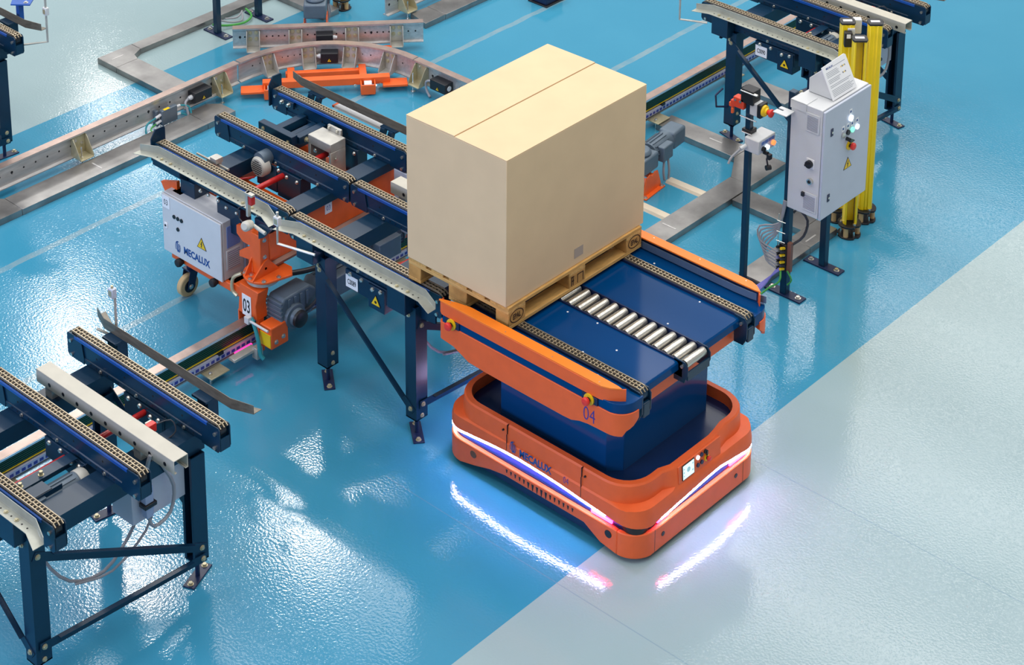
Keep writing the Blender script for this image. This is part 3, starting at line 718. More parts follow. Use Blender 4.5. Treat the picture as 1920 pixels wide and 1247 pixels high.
    part('plug_latch', MB().bx(dx - .763, dx - .706, yc + .12, yc + .20, .665, .69), BLACK, e, 0.003, seg=1)
    part('plug_cable', MB().tube([(dx - .69, yc + .158, 1.0), (dx - .70, yc + .15, .96), (dx - .736, yc + .158, .86), (dx - .736, yc + .158, .80)], .011).tube([(dx - .736, yc + .158, .60), (dx - .73, yc + .19, .52), (dx - .73, yc + .30, .55), (dx - .73, yc + .33, .70), (dx - .735, yc + .26, .87), (dx - .74, yc + .22, .97)], .010), CABLE, e, kind='stuff')
    part('hanging_cable', MB().tube([(dx - .86, yc + .2, .56), (dx - .84, yc + .1, .45), (dx - .80, yc - .1, .37), (dx - .82, yc - .3, .42), (dx - .86, yc - .42, .60), (dx - .86, yc - .45, .80)], .009).tube([(dx - .86, yc + .3, .56), (dx - .82, yc + .2, .44), (dx - .78, yc - .06, .36), (dx - .80, yc - .28, .40)], .007), CABLE, c, kind='stuff')
    # position sensor with red reflector
    sp = part('sensor_bracket', MB().bx(dx - .93, dx - .885, yc + .30, yc + .36, .909, .93).bx(dx - .93, dx - .92, yc + .31, yc + .35, .93, 1.0), GALV, c, smooth=False)
    part('red_sensor', MB().bx(dx - .92, dx - .885, yc + .30, yc + .355, .95, 1.0), RED, sp, 0.002, seg=1)
    part('sensor_cable', MB().tube([(dx - .90, yc + .35, .98), (dx - .86, yc + .43, .99), (dx - .82, yc + .43, .94), (dx - .84, yc + .38, .90)], .004, 6), CABLED, sp)
    if sign:
        hs = frame((dx - 1.338, yc - .5765, .788), (1, 0, 0), (0, 0, 1))
        label_plate(c, hs, .105, .085, sign, .050, xs=.56, name='sign_plate', weight=.0008)
        warning(c, (dx - 1.062, yc - .592, .80), (1, 0, 0), (0, 0, 1), .085, dot=True)
    return c
c89 = conveyor(0, .57, 'navy chain conveyor under the carton, its sign ending in 89', 'C0089', (-38, -20, -38, 80))
cLL = conveyor(0, -2.18, 'navy chain conveyor with a pale cable beam nearest the lower left corner', None, (80, -68, 80, 80))
c90 = conveyor(0, 4.81, 'navy chain conveyor behind the white cabinet and yellow columns, its sign ending in 90', 'C0090', (-20, -10, -15, 80))
cUL = conveyor(-4.65, -.2, 'end of a navy chain conveyor cut by the upper left edge of the picture', None, (80, 85, 80, 80))
# bent sensor rods (parts of their conveyor)
def rod_sensor(root, pts, head, m=None):
    r = part('sensor_rod', MB().tube(pts, .009, 8, 0), GALV, root)
    h = Vector(head)
    part('photo_sensor', MB().bx(h.x - .022, h.x + .022, h.y - .016, h.y + .016, h.z - .03, h.z + .03), m or WHITE, r, 0.003, seg=1)
    part('sensor_face', MB().bx(h.x - .014, h.x + .014, h.y - .0175, h.y - .0155, h.z - .018, h.z + .018).cyl((h.x, h.y, h.z + .03), (h.x, h.y, h.z + .045), .008, 8), ZINC, r, smooth=False, kind='stuff')
    return r
rod_sensor(cLL, [(-1.83, -1.50, .99), (-1.66, -1.49, 1.005), (-1.66, -1.49, 1.30)], (-1.668, -1.50, 1.30), LILAC)
rod_sensor(c89, [(-1.50, -.11, .98), (-1.74, -.20, 1.0), (-1.735, -.20, 1.22)], (-1.735, -.20, 1.16))
rod_sensor(c90, [(-1.72, 4.13, .96), (-1.90, 4.02, .97), (-1.90, 4.02, 1.2)], (-1.90, 4.02, 1.23))
rod_sensor(cUL, [(-5.25, .37, .95), (-5.14, .55, .95), (-5.14, .55, 1.32)], (-5.14, .55, 1.2))
part('handle_bracket', MB().tube([(-1.56, 4.21, .28), (-1.60, 4.12, .30), (-1.58, 4.08, .42), (-1.55, 4.13, .47)], .008, 8, 0), NAVYD, c90)
part('end_connector', MB().prism([(-.72, .82), (-.72, .90), (-.60, .885), (-.60, .835)], 'y', 0.02, 0.032), NAVY, c89, smooth=False)
ub = part('blue_bracket', MB().prism([(-5.42, .435), (-5.31, .53), (-5.40, .64), (-5.52, .53)], 'z', 1.195, 1.205).bx(-5.45, -5.41, .50, .54, 1.03, 1.197), mat('bright_blue_bracket', (26, 84, 170), .4), cUL, smooth=False)
part('bolts', MB().hexbolt((-5.36, .53, 1.205), (0, 0, 1), .012), STEEL, ub, kind='stuff')

# ------------------------------------------------------------------ floor-rail shuttle cart with its own chain conveyor
ct = empty('shuttle_cart', (-2.5, .55, 0), 'orange floor-rail shuttle cart numbered 03 with a navy chain conveyor on top', 'cart')
X0, X1, YC = -3.205, -1.875, .57
for i, y in enumerate((.05, .57, 1.09)):
    r = chain_rail(ct, X0, X1, y)
    if i != 1:
        part('stop_plate', MB().prism([(y - .06, .93), (y - .06, 1.085), (y - .02, 1.145), (y + .05, 1.145), (y + .06, 1.13), (y + .06, .93)], 'x', X0 - .012, X0 - .002), NAVY, r, 0.001, seg=1)
        tb = part('tension_block', MB().bx(X0 + .10, X0 + .24, y - .055, y - .038, .985, 1.035), NAVY, r, 0.002, seg=1)
        part('bolts', MB().hexbolt((X0 + .13, y - .055, 1.01), (0, -1, 0), .012, .02).hexbolt((X0 + .2, y - .055, 1.01), (0, -1, 0), .012, .02), STEEL, r, kind='stuff')
def cb(xa, xb, ya, yb, za=.80, zb=.909):
    c = part('cross_beam', MB().bx(xa, xb, ya, yb, za, zb), NAVY, ct, 0.003, seg=1); return c
cb(-2.93, -2.785, .0, 1.13); cb(-2.19, -2.05, .0, 1.13, .845, .909)
guide_angle(ct, X0 - .03, X1 - .01, -.032, 1.03, -1, .055, .062, GUARD)
guide_angle(ct, X0 - .02, X1 - .01, 1.235, 1.055, 1, .062, .055, DSTEEL, .04, .13, 'guide_angle', holes=False)
for x in (-2.92, -2.2):
    part('guide_post', MB().prism([(1.12, .86), (1.12, .90), (1.19, 1.05), (1.30, 1.05), (1.30, 1.03), (1.22, 1.03), (1.16, .86)], 'x', x - .055, x - .02).prism([(1.12, .86), (1.12, .90), (1.19, 1.05), (1.30, 1.05), (1.30, 1.03), (1.22, 1.03), (1.16, .86)], 'x', x + .02, x + .055).bx(x - .07, x + .07, 1.2, 1.29, 1.045, 1.054), NAVY, ct, smooth=False)
part('side_cover', MB().prism([(1.245, .985), (1.255, 1.0), (1.345, 1.0), (1.36, .985)], 'x', -2.78, -2.31), WHITE, ct, 0.002, seg=1)
part('cover_stripe', MB().bx(-2.80, -2.78, 1.25, 1.35, .985, 1.0), ORB, ct)
# lift and drive pieces between the rails
cf = part('channel_frame', MB().bx(-3.0, -2.66, .745, .80, .93, 1.0).bx(-2.70, -2.64, .80, 1.05, .93, .985).bx(-2.90, -2.84, .80, 1.05, .92, .98).bx(-2.78, -2.735, .80, 1.05, .92, .96), NAVY, ct, 0.003, seg=1, kind='stuff')
part('bolts', MB().hexbolt((-2.95, .745, .965), (0, -1, 0), .011).hexbolt((-2.70, .745, .95), (0, -1, 0), .011).hexbolt((-2.64, .86, .95), (1, 0, 0), .013, .02).hexbolt((-2.64, .96, .95), (1, 0, 0), .013, .02).hexbolt((-2.64, .90, .90), (1, 0, 0), .013, .02), ZINC, cf, kind='stuff')
sb = part('shaft_cover', MB().bx(-2.625, -2.40, .86, 1.0, .93, .995).bx(-2.625, -2.60, .86, 1.0, .70, .93).bx(-2.42, -2.40, .86, 1.0, .70, .93).bx(-2.58, -2.45, 1.0, 1.02, .96, 1.03), GALV, ct, 0.003, seg=1)
part('bolts', MB().hexbolt((-2.56, 1.0, 1.012), (0, -1, 0), .011).hexbolt((-2.48, 1.0, 1.012), (0, -1, 0), .011).hexbolt((-2.39, .9, .88), (1, 0, 0), .01).hexbolt((-2.55, .86, .9), (0, -1, 0), .01), STEEL, sb, kind='stuff')
for y in (.05, .57, 1.09):
    h = part('drive_housing', MB().bx(-2.56, -2.33, y - .05, y + .045, .70, .905), NAVY, ct, 0.003, seg=1)
    bm_ = MB()
    for x in (-2.72, -2.64, -2.54, -2.46, -2.36): bm_.lathe((x, y - .05, .895 - .02 * (x > -2.5)), (0, -1, 0), [(0, .015), (.004, .015), (.012, .010), (.015, .004)], 10)
    part('bolts', bm_, STEEL, h, kind='stuff')
part('motor_plate', MB().bx(-2.76, -2.56, .515, .525, .72, .91), NAVY, ct, 0.002, seg=1)
part('drive_shaft', MB().cyl((-2.50, .10, .87), (-2.50, .52, .87), .020, 12), REDS, ct); part('drive_shaft', MB().cyl((-2.50, .62, .87), (-2.50, .93, .87), .020, 12), REDS, ct)
mt = part('chain_motor', MB().cyl((-2.665, .46, .945), (-2.665, .60, .945), .055, 20), MOTOR, ct)
part('fan_cover', MB().lathe((-2.665, .50, .90), (0, -1, 0), [(0, .072), (.045, .072), (.06, .062), (.064, .045)], 24), FAN, mt)
fm = MB()
for k in range(7):
    a = -.045 + k * .015; hw = math.sqrt(max(0, .05 ** 2 - a * a)); fm.bx(-2.665 - hw, -2.665 + hw, .4345, .4365, .90 + a - .003, .90 + a + .003)
part('fan_slots', fm, INK, mt, smooth=False, kind='stuff')
cr = part('rod_clamp', MB().cyl((-2.93, .15, 1.026), (-2.61, .15, 1.026), .008, 8).bx(-2.80, -2.74, .125, .20, .98, 1.05).bx(-2.76, -2.70, .12, .18, 1.04, 1.075), GALV, ct, smooth=False, kind='stuff')
part('red_tube', MB().cyl((-2.87, .22, .80), (-2.72, .46, .80), .007, 8), REDS, ct)
# orange frame
part('main_beam', MB().bx(-2.12, -2.09, -.02, 1.16, .61, .845), ORB, ct, 0.003, seg=1)
fb = part('lower_flange', MB().prism([(-2.16, .60), (-2.085, .60), (-2.06, .585), (-2.06, .60), (-2.085, .615), (-2.16, .615)], 'y', .03, 1.10), mat('brown_flange', (138, 98, 84), .35, .3), ct, smooth=False)
part('frame_beam', MB().bx(-2.99, -2.90, -.03, 1.16, .66, .80), ORB, ct, 0.004, seg=1)
part('frame_beam', MB().bx(-2.90, -2.12, .42, .50, .62, .72), ORB, ct, 0.004, seg=1); part('frame_beam', MB().bx(-2.90, -2.12, 1.0, 1.08, .62, .72), ORB, ct, 0.004, seg=1)
part('corner_gusset', MB().prism([(-3.14, .80), (-2.97, .86), (-2.97, .70), (-3.10, .74)], 'y', .0, .03), ORB, ct, 0.003, seg=1)
part('support_block', MB().prism([(-.06, .95), (-.06, 1.02), (.01, 1.02), (.01, .90)], 'x', -3.14, -2.86), NAVY, ct, 0.004, seg=1)
part('support_block', MB().prism([(-.05, .97), (-.05, 1.02), (.01, 1.02), (.01, .92)], 'x', -2.66, -2.22), NAVY, ct, 0.004, seg=1)
label_plate(ct, frame((-2.0898, .515, .745), (0, 1, 0), (0, 0, 1)), .062, .082, '03', .05, BLUEINK, xs=.75)
# drive column over the rail
col = part('drive_column', MB().bx(-2.14, -2.055, -.075, .0, .57, .86).bx(-2.14, -2.05, .0, .09, .66, .86), ORB, ct, 0.004, seg=1)
part('column_head', MB().prism([(-2.30, .78), (-2.30, .84), (-2.20, .87), (-2.14, .86), (-2.14, .74), (-2.24, .74)], 'y', -.06, -.03).prism([(-2.28, .62), (-2.28, .66), (-2.14, .76), (-2.14, .64)], 'y', -.06, -.02), ORB, col, 0.003, seg=1)
pl = arc_pts(-2.09, -.02, .135, 150, 330, 10)
turn = part('turntable_plate', MB().prism(pl + [(-1.93, .08), (-2.0, .14), (-2.18, .13)], 'z', .555, .572), ORB, col, 0.004)
part('gusset', MB().prism([(-.20 + .06, .572), (-.08, .572), (-.075, .68)], 'x', -2.145, -2.137), ORB, col, smooth=False)
part('gusset', MB().prism([(-.155, .572), (-.02, .572), (.075, .572), (-.02, .68), (-.05, .67)], 'x', -2.055, -2.045), ORB, col, smooth=False)
bm_ = MB()
for (x, y) in ((-2.17, -.11), (-2.09, -.135), (-2.0, -.10), (-1.97, .0), (-2.12, -.10)): bm_.hexbolt((x, y, .572), (0, 0, 1), .011, .008)
for z in (.62, .70, .82): bm_.hexbolt((-2.055, -.04, z), (1, 0, 0), .010)
part('bolts', bm_, STEEL, col, kind='stuff')
part('slewing_ring', MB().lathe((-2.09, -.03, .512), (0, 0, 1), [(0, .09), (.01, .105), (.035, .105), (.043, .095)], 28), GALV, col)
nk = part('drive_fork', MB().prism([(-2.20, .30), (-2.02, .30), (-2.03, .40), (-2.0, .51), (-2.18, .512), (-2.19, .40)], 'y', -.15, -.06).bx(-2.205, -2.196, -.15, -.09, .15, .31).bx(-2.045, -2.02, -.14, -.09, .06, .31), ORB, ct, 0.006)
nplate = label_plate(ct, frame((-2.155, -.1515, .30), (1, 0, 0), (0, 0, 1)), .085, .15, '03', .13, INK, xs=.55, weight=.002)
part('earth_strap', MB().tube([(-2.19, -.12, .56), (-2.24, -.15, .52), (-2.24, -.16, .44), (-2.20, -.155, .41)], .012, 8), ZINC, ct)
# gear motor beside the rail
gb = part('gearbox', MB().prism([(-.05, .26), (.20, .26), (.24, .32), (.24, .42), (.19, .46), (-.03, .455), (-.06, .40)], 'x', -2.03, -1.89), MOTOR, ct, 0.012)
rb = MB()
for k in range(6): rb.bx(-2.035, -1.885, -.064, -.045, .275 + k * .03, .287 + k * .03)
for k in range(4): rb.bx(-1.892, -1.882, .0 + k * .05, .02 + k * .05, .34, .44)
part('gearbox_ribs', rb, MOTOR, gb, 0.002, kind='stuff', seg=1)
part('output_boss', MB().lathe((-1.89, .045, .31), (1, 0, 0), [(0, .085), (.025, .08), (.027, .06), (.05, .058), (.06, .05)], 24), MOTOR, gb)
part('output_cap', MB().lathe((-1.835, .045, .31), (1, 0, 0), [(0, .058), (.02, .056), (.026, .045)], 24), BLACK, gb)
def drive_motor(y0, y1, x, z, nm='drive_motor'):
    m_ = part(nm, MB().cyl((x, y0, z), (x, y1, z), .068, 22).cyl((x, y0 - (.05 if y1 > y0 else -.05), z), (x, y0, z), .05, 22, .085), MOTOR, ct)
    f_ = MB()
    for k in range(18):
        a = k * PI / 9; f_.obox((x + .072 * math.cos(a), (y0 + y1) / 2, z + .072 * math.sin(a)), (0, 1, 0), (-math.sin(a), 0, math.cos(a)), (math.cos(a), 0, math.sin(a)), abs(y1 - y0) * .9, .005, .016)
    part('cooling_fins', f_, MOTOR, m_, smooth=False, kind='stuff')
    part('terminal_box', MB().bx(x + .05, x + .13, min(y0, y1) + .06, max(y0, y1) - .08, z - .07, z + .07), MOTOR, m_, 0.006)
    part('fan_hood', MB().lathe((x, y1, z), (0, 1 if y1 > y0 else -1, 0), [(0, .08), (.05, .08), (.07, .07), (.074, .03)], 22), MOTOR, m_)
    return m_
drive_motor(.30, .60, -1.985, .36)
m2 = drive_motor(1.06, .72, -1.985, .42)
part('brake_release', MB().cyl((-1.92, .66, .50), (-1.92, .66, .56), .012, 10), RED, m2)
part('drive_fork', MB().prism([(-2.20, .30), (-2.02, .30), (-2.0, .58), (-2.18, .58)], 'y', 1.10, 1.22).bx(-2.205, -2.196, 1.1, 1.2, .15, .31), ORB, ct, 0.006)
part('guide_wheel_arm', MB().prism([(.72, .14), (1.06, .14), (1.06, .22), (.9, .26), (.72, .22)], 'x', -1.93, -1.89), ORB, ct, 0.004, seg=1)
part('cable_spiral', MB().tube([(-2.0, .12, .53), (-1.95, .25, .52), (-1.95, .42, .50), (-1.97, .52, .50)], .018, 10), BLACK, ct)
part('cable_spiral', MB().tube([(-1.90, .10, .28), (-1.86, .20, .34), (-1.87, .30, .42), (-1.90, .42, .50), (-1.93, .55, .54)], .012, 8), CABLED, ct)
oc = MB()
for k in range(9): oc.lathe((-2.03 + k * .012, .86 - k * .02, .60 - k * .012), (.4, -.7, -.42), [(0, .016), (.006, .021), (.012, .016)], 10)
part('orange_cable_spiral', oc, LAMPO if False else mat('orange_spiral', (236, 150, 60), .4), ct, kind='stuff')
bxm = part('collector_box', MB().bx(-1.985, -1.875, -.16, -.015, .155, .31), ORB, ct, 0.008)
part('bolts', MB().hexbolt((-1.875, -.12, .20), (1, 0, 0), .011).hexbolt((-1.875, -.06, .215), (1, 0, 0), .011), STEEL, bxm, kind='stuff')
part('yellow_edge', MB().bx(-1.98, -1.88, -.165, -.16, .17, .26), YEL, bxm, smooth=False)
part('probe_rod', MB().cyl((-2.06, -.19, .31), (-1.87, -.19, .31), .008, 8).bx(-2.08, -2.04, -.205, -.175, .29, .335), WHITE, ct, kind='stuff')
part('collector_cable', MB().tube([(-2.05, -.17, .32), (-2.0, -.185, .28), (-1.965, -.19, .20), (-1.95, -.19, .11), (-1.93, -.18, .08)], .014, 8), CYAN, ct)
part('collector_arm', MB().bx(-2.06, -2.0, -.36, -.17, .105, .125).bx(-2.02, -1.97, -.20, -.15, .06, .14), GALV, ct, 0.002, seg=1)
part('sensor_light', MB().bx(-2.075, -2.062, -.30, -.16, .108, .122), PINKL, ct)
# switch cabinet hung on the cart's near side
x0, x1, y0, y1, z0, z1 = -3.025, -2.43, -.085, .122, .375, .80
cab = part('switch_cabinet', MB().bx(x0, x1, y0 + .018, y1, z0, z1), WHITE, ct, 0.004)
dr = part('cabinet_door', MB().bx(x0 - .001, x1 + .001, y0, y0 + .014, z0 - .004, z1 - .004), WHITE, ct, 0.004)
yf = y0 - .0008
F = lambda x, z: frame((x, yf, z), (1, 0, 0), (0, 0, 1))
label_plate(dr, F(-3.018, .70), .075, .088, '03', .058, INK, xs=.75)
for x in (-2.90, -2.862, -2.824): part('indicator', MB().cyl((x, y0, .665 - (x + 2.9) * .0), (x, y0 - .006, .665), .014, 14), BLACK, dr)
part('indicator', MB().cyl((-2.865, y0, .585), (-2.865, y0 - .006, .585), .014, 14), BLACK, dr)
part('door_lock', MB().bx(-3.005, -2.975, y0 - .006, y0, .545, .59), WHITEL, dr, 0.003, seg=1); part('lock_core', MB().cyl((-2.99, y0 - .006, .568), (-2.99, y0 - .009, .568), .008, 10), INK, dr)
warning(dr, (-2.625, yf, .567), (1, 0, 0), (0, 0, 1), .095)
emblem(dr, F(-2.875, .45), .088, BLUEINK)
text('lettering', 'MECALUX', .072, F(-2.815, .428), BLUEINK, dr, weight=.0022, xs=.80)
sv = part('filter_panel', MB().bx(x1, x1 + .004, -.035, .075, .60, .755), BLUEV, cab, 0.001, seg=1)
lv = part('louvre', MB().bx(x1, x1 + .006, -.045, .075, .44, .585), WHITE, cab, 0.002, seg=1)
lm = MB()
for k in range(9): lm.bx(x1 + .005, x1 + .0075, -.036, .066, .45 + k * .0145, .456 + k * .0145)
part('louvre_slots', lm, GREYV, lv, smooth=False, kind='stuff')
part('side_rail', MB().bx(x1, x1 + .02, .10, .125, .36, .84), GREYV, ct, 0.001, seg=1)
# undercarriage
uc = part('under_frame', MB().bx(-2.98, -2.36, -.06, .24, .315, .372).prism([(-2.50, .372), (-2.28, .372), (-2.25, .33), (-2.33, .29), (-2.52, .30)], 'y', -.04, .22), ORB, ct, 0.006)
for x in (-2.87, -2.52): part('rubber_buffer', MB().lathe((x, -.06, .335), (0, -1, 0), [(0, .022), (.03, .03), (.045, .026), (.05, .01)], 16), RUBBER, ct)
for (cx_, cy_) in ((-2.945, .035), (-2.945, 1.05)):
    w_ = part('caster_wheel', MB().lathe((cx_ - .025, cy_, .079), (1, 0, 0), [(0, .055), (.003, .074), (.008, .079), (.042, .079), (.047, .074), (.05, .055)], 28), TIRE, ct)
    part('caster_hub', MB().lathe((cx_ - .029, cy_, .079), (1, 0, 0), [(0, .045), (.058, .045)], 20), BLACK, w_)
    part('caster_fork', MB().prism([(cy_ - .03, .06), (cy_ + .03, .06), (cy_ + .075, .20), (cy_ + .0, .20)], 'x', cx_ + .032, cx_ + .037).prism([(cy_ - .03, .06), (cy_ + .03, .06), (cy_ + .075, .20), (cy_ + .0, .20)], 'x', cx_ - .037, cx_ - .032).bx(cx_ - .04, cx_ + .04, cy_ - .01, cy_ + .08, .19, .20).cyl((cx_, cy_ + .035, .20), (cx_, cy_ + .035, .315 if cy_ < .5 else .66), .03, 14), NAVYD, w_, 0.002, seg=1)
    part('axle_bolt', MB().hexbolt((cx_ + .037, cy_, .079), (1, 0, 0), .012), STEEL, w_)
# sensors on the guide
rs = part('sensor_bracket', MB().bx(-2.085, -2.065, -.155, -.13, 1.03, 1.20).bx(-2.09, -2.02, -.16, -.13, 1.185, 1.20), GALV, ct, 0.001, seg=1)
part('red_sensor', MB().bx(-2.062, -2.03, -.155, -.12, 1.12, 1.185), REDS, rs, 0.004, seg=1)
part('signal_drum', MB().lathe((-2.03, -.17, 1.0), (.3, -.9, .3), [(0, .03), (.02, .033), (.06, .033), (.075, .02)], 18).cyl((-2.03, -.16, 1.0), (-1.90, -.16, .985), .012, 10), FAN, ct)
part('sensor_cable', MB().tube([(-2.09, -.16, 1.10), (-2.14, -.17, 1.07), (-2.13, -.17, 1.0), (-2.06, -.17, .98)], .004, 6), CABLED, rs)
part('angle_bracket', MB().prism([(-1.99, .90), (-1.99, 1.0), (-1.90, 1.025), (-1.87, 1.01), (-1.94, .93)], 'y', -.14, -.12), NAVY, ct, smooth=False)
part('rear_cabinet', MB().bx(-1.99, -1.87, 1.05, 1.35, .45, .90), LILAC, ct, 0.003, seg=1)
rod_sensor(ct, [(-2.01, 1.16, .93), (-2.01, 1.36, .95), (-2.01, 1.36, 1.22)], (-2.01, 1.36, 1.19))

# ------------------------------------------------------------------ floor rails
IB = [(-.031, .06), (.031, .06), (.031, .068), (.006, .074), (.006, .222), (.031, .228), (.034, .24), (-.034, .24), (-.034, .228), (-.006, .222), (-.006, .074), (-.031, .068)]
IB = [(o_, z) for o_, z in IB]
def rail_piece(root, path, name='rail_profile', m=ALU):
    r = part(name, MB().sweep(path, IB), m, root, smooth=True)
    part('running_face', MB().sweep(path, [(-.0335, .2402), (.0335, .2402), (.0335, .2425), (-.0335, .2425)]), ALUM, r)
    return r
def web_holes(root, pts, nrm):
    hm = MB()
    for i, p in enumerate(pts):
        p = Vector(p); n_ = Vector(nrm); hm.cyl(p, p + n_ * .0012, .011 if i % 6 == 0 else .0075, 8)
        if i % 6 == 0: hm.cyl(p + Vector((0, 0, -.012)), p + Vector((0, 0, -.012)) + n_ * .0012, .004, 6)
    return part('web_holes', hm, INK, root, smooth=False, kind='stuff')
def bracket(root, p, d, m=ZINC, wide=.115, bolts=True):
    """foot bracket: upright plate on the web, foot, two gussets; p on the web at floor level, d outward"""
    p, d = Vector(p), Vector(d).normalized(); s = Vector((-d.y, d.x, 0)); up = Vector((0, 0, 1))
    mb = MB().obox(p + d * .006 + up * .145, s, d, up, wide, .008, .145)
    mb.obox(p + d * .06 + up * .066, s, d, up, wide, .115, .01)
    for k in (-1, 1):
        c = p + s * (k * wide / 2)
        P = [(0.0, .066), (.112, .066), (.112, .085), (.05, .19), (.03, .218), (0, .218)]
        vs = [c + d * a + up * z + s * (k * t) for t in (0, .006) for a, z in P]
        n_ = len(P); mb.add(vs, [tuple(range(n_ - 1, -1, -1)), tuple(range(n_, 2 * n_))] + [(i, (i + 1) % n_, n_ + (i + 1) % n_, n_ + i) for i in range(n_)])
    b = part('rail_bracket', mb, m, root, 0.0015, seg=1)
    bm_ = MB()
    if bolts:
        q = p + d * .085 - s * .03; bm_.cyl(q + up * .002, q + up * .165, .006, 8); bm_.cyl(q + up * .072, q + up * .086, .013, 6); bm_.cyl(q, q + up * .004, .02, 10)
        for (a, z) in ((-.03, .19), (.03, .15)): bm_.hexbolt(p + s * a + d * .01 + up * z, d, .010)
    else:
        for (a, z) in ((-.025, .195), (.025, .195), (-.025, .14), (.025, .14)): bm_.hexbolt(p + s * a + d * .01 + up * z, d, .012)
    part('bolts', bm_, ZINC if not bolts else STEEL, b, kind='stuff')
    return b
def jbox(root, c, d, sx=.15, warn=True, gland=-1):
    """black terminal box on the web; c: centre of its back, d: outward"""
    c, d = Vector(c), Vector(d).normalized(); s = Vector((-d.y, d.x, 0)); up = Vector((0, 0, 1))
    b = part('terminal_box', MB().obox(c + d * .045, s, d, up, sx, .09, .085), BLACK, root, 0.004)
    g = c + d * .045 + s * (gland * sx / 2)
    part('cable_gland', MB().cyl(g, g + s * gland * .02, .02, 12).cyl(g + s * gland * .02, g + s * gland * .035, .014, 12), WHITE, b)
    if warn: warning(b, c + d * .0905 + up * (-.02), s, up, .035)
    return b
def flat_v(*a): return a
# rail with bus bars under the conveyors
XA = -2.155
ra = empty('busbar_rail', (XA, 1.5, 0), 'floor rail with green bus bars running under the conveyors and the shuttle cart', 'rail')
rail_piece(ra, [(XA, -4.5, 0), (XA, 9.5, 0)])
part('busbar_backing', MB().bx(XA + .006, XA + .022, -4.5, 9.5, .148, .224), BLACK, ra, smooth=False)
for k in range(5): part('bus_bar', MB().bx(XA + .02, XA + .034, -4.5, 9.5, .155 + k * .0135, .164 + k * .0135), COPPER, ra, smooth=False)
part('yellow_busbar_edge', MB().bx(XA + .02, XA + .036, -4.5, 9.5, .146, .1505), YEL, ra, smooth=False)
part('blue_bright_lip', MB().bx(XA + .0345, XA + .037, -4.5, 9.5, .226, .2405), mat('rail_lip', (214, 226, 236), .2, .6), ra, smooth=False)
ps = part('position_strip', MB().bx(XA + .02, XA + .045, -4.5, 9.5, .092, .132), CODE, ra, smooth=False)
wm = MB()
for k in range(250): wm.bx(XA + .0448, XA + .0462, -3.4 + k * .042, -3.4 + k * .042 + .027, .098, .118)
part('strip_windows', wm, CODEB, ps, smooth=False, kind='stuff')
for y in (-1.3, -.4, .5, 1.4, 2.3, 3.2, 4.1, 5.0): part('strip_clip', MB().bx(XA + .02, XA + .05, y, y + .04, .128, .148), BLACK, ra, smooth=False)
for y in (-2.0, -.46, 1.2, 2.6, 4.02, 5.0, 6.4):
    f_ = part('foot_tab', MB().bx(XA + .02, XA + .135, y - .075, y + .075, .056, .066), ZINC, ra, 0.002, seg=1)
    part('levelling_bolt', MB().cyl((XA + .09, y - .045, .002), (XA + .09, y - .045, .085), .008, 8).cyl((XA + .09, y - .045, .066), (XA + .09, y - .045, .08), .014, 6), STEEL, f_)
# outer rail along y
XB = -4.945
rb_ = empty('aluminium_floor_rail', (XB, 0, 0), 'long straight aluminium floor rail crossing the upper left corner up to the rail switch', 'rail')
rail_piece(rb_, [(XB, -4, 0), (XB, 2.19, 0)])
web_holes(rb_, [(XB + .0061, -.6 + i * .105, .155) for i in range(26)], (1, 0, 0))
for y in (.62, 1.985): bracket(rb_, (XB + .006, y, 0), (1, 0, 0))
jb = jbox(rb_, (XB + .008, 1.765, .145), (1, 0, 0), .17, True, -1)
pc = part('power_unit', MB().bx(XB + .045, XB + .085, 1.36, 1.51, .03, .155).bx(XB + .0, XB + .045, 1.33, 1.36, .02, .15), mat('unit_grey', (104, 116, 128), .4, .3), rb_, 0.005)
part('unit_label', MB().bx(XB + .06, XB + .0856, 1.385, 1.44, .1552, .1562), YEL, pc, smooth=False)
part('unit_glands', MB().cyl((XB + .065, 1.36, .12), (XB + .065, 1.31, .11), .012, 10).cyl((XB + .065, 1.36, .07), (XB + .065, 1.31, .06), .012, 10).cyl((XB + .065, 1.51, .13), (XB + .065, 1.55, .13), .011, 10).cyl((XB + .065, 1.51, .06), (XB + .065, 1.55, .06), .011, 10), WHITE, pc, kind='stuff')
part('unit_cables', MB().tube([(XB + .065, 1.31, .11), (XB + .07, 1.22, .09), (XB + .10, 1.19, .03), (XB + .13, 1.22, .01)], .007, 8).tube([(XB + .065, 1.55, .13), (XB + .09, 1.62, .10), (XB + .12, 1.62, .02)], .007, 8).tube([(XB + .065, 1.55, .06), (XB + .09, 1.59, .04), (XB + .12, 1.6, .01)], .007, 8), CYAN, pc, kind='stuff')
part('green_cable', MB().tube([(XB + .065, 1.31, .06), (XB + .09, 1.24, .05), (XB + .14, 1.25, .01)], .006, 8), GREEN, pc)
part('box_cable', MB().tube([(XB + .05, 1.65, .145), (XB + .07, 1.6, .13), (XB + .09, 1.6, .08), (XB + .11, 1.6, .02)], .010, 8), CABLE, rb_)
part('rail_gusset_pipe', MB().cyl((XB + .05, 1.60, .07), (XB + .05, 1.95, .07), .013, 10), ALU, rb_)
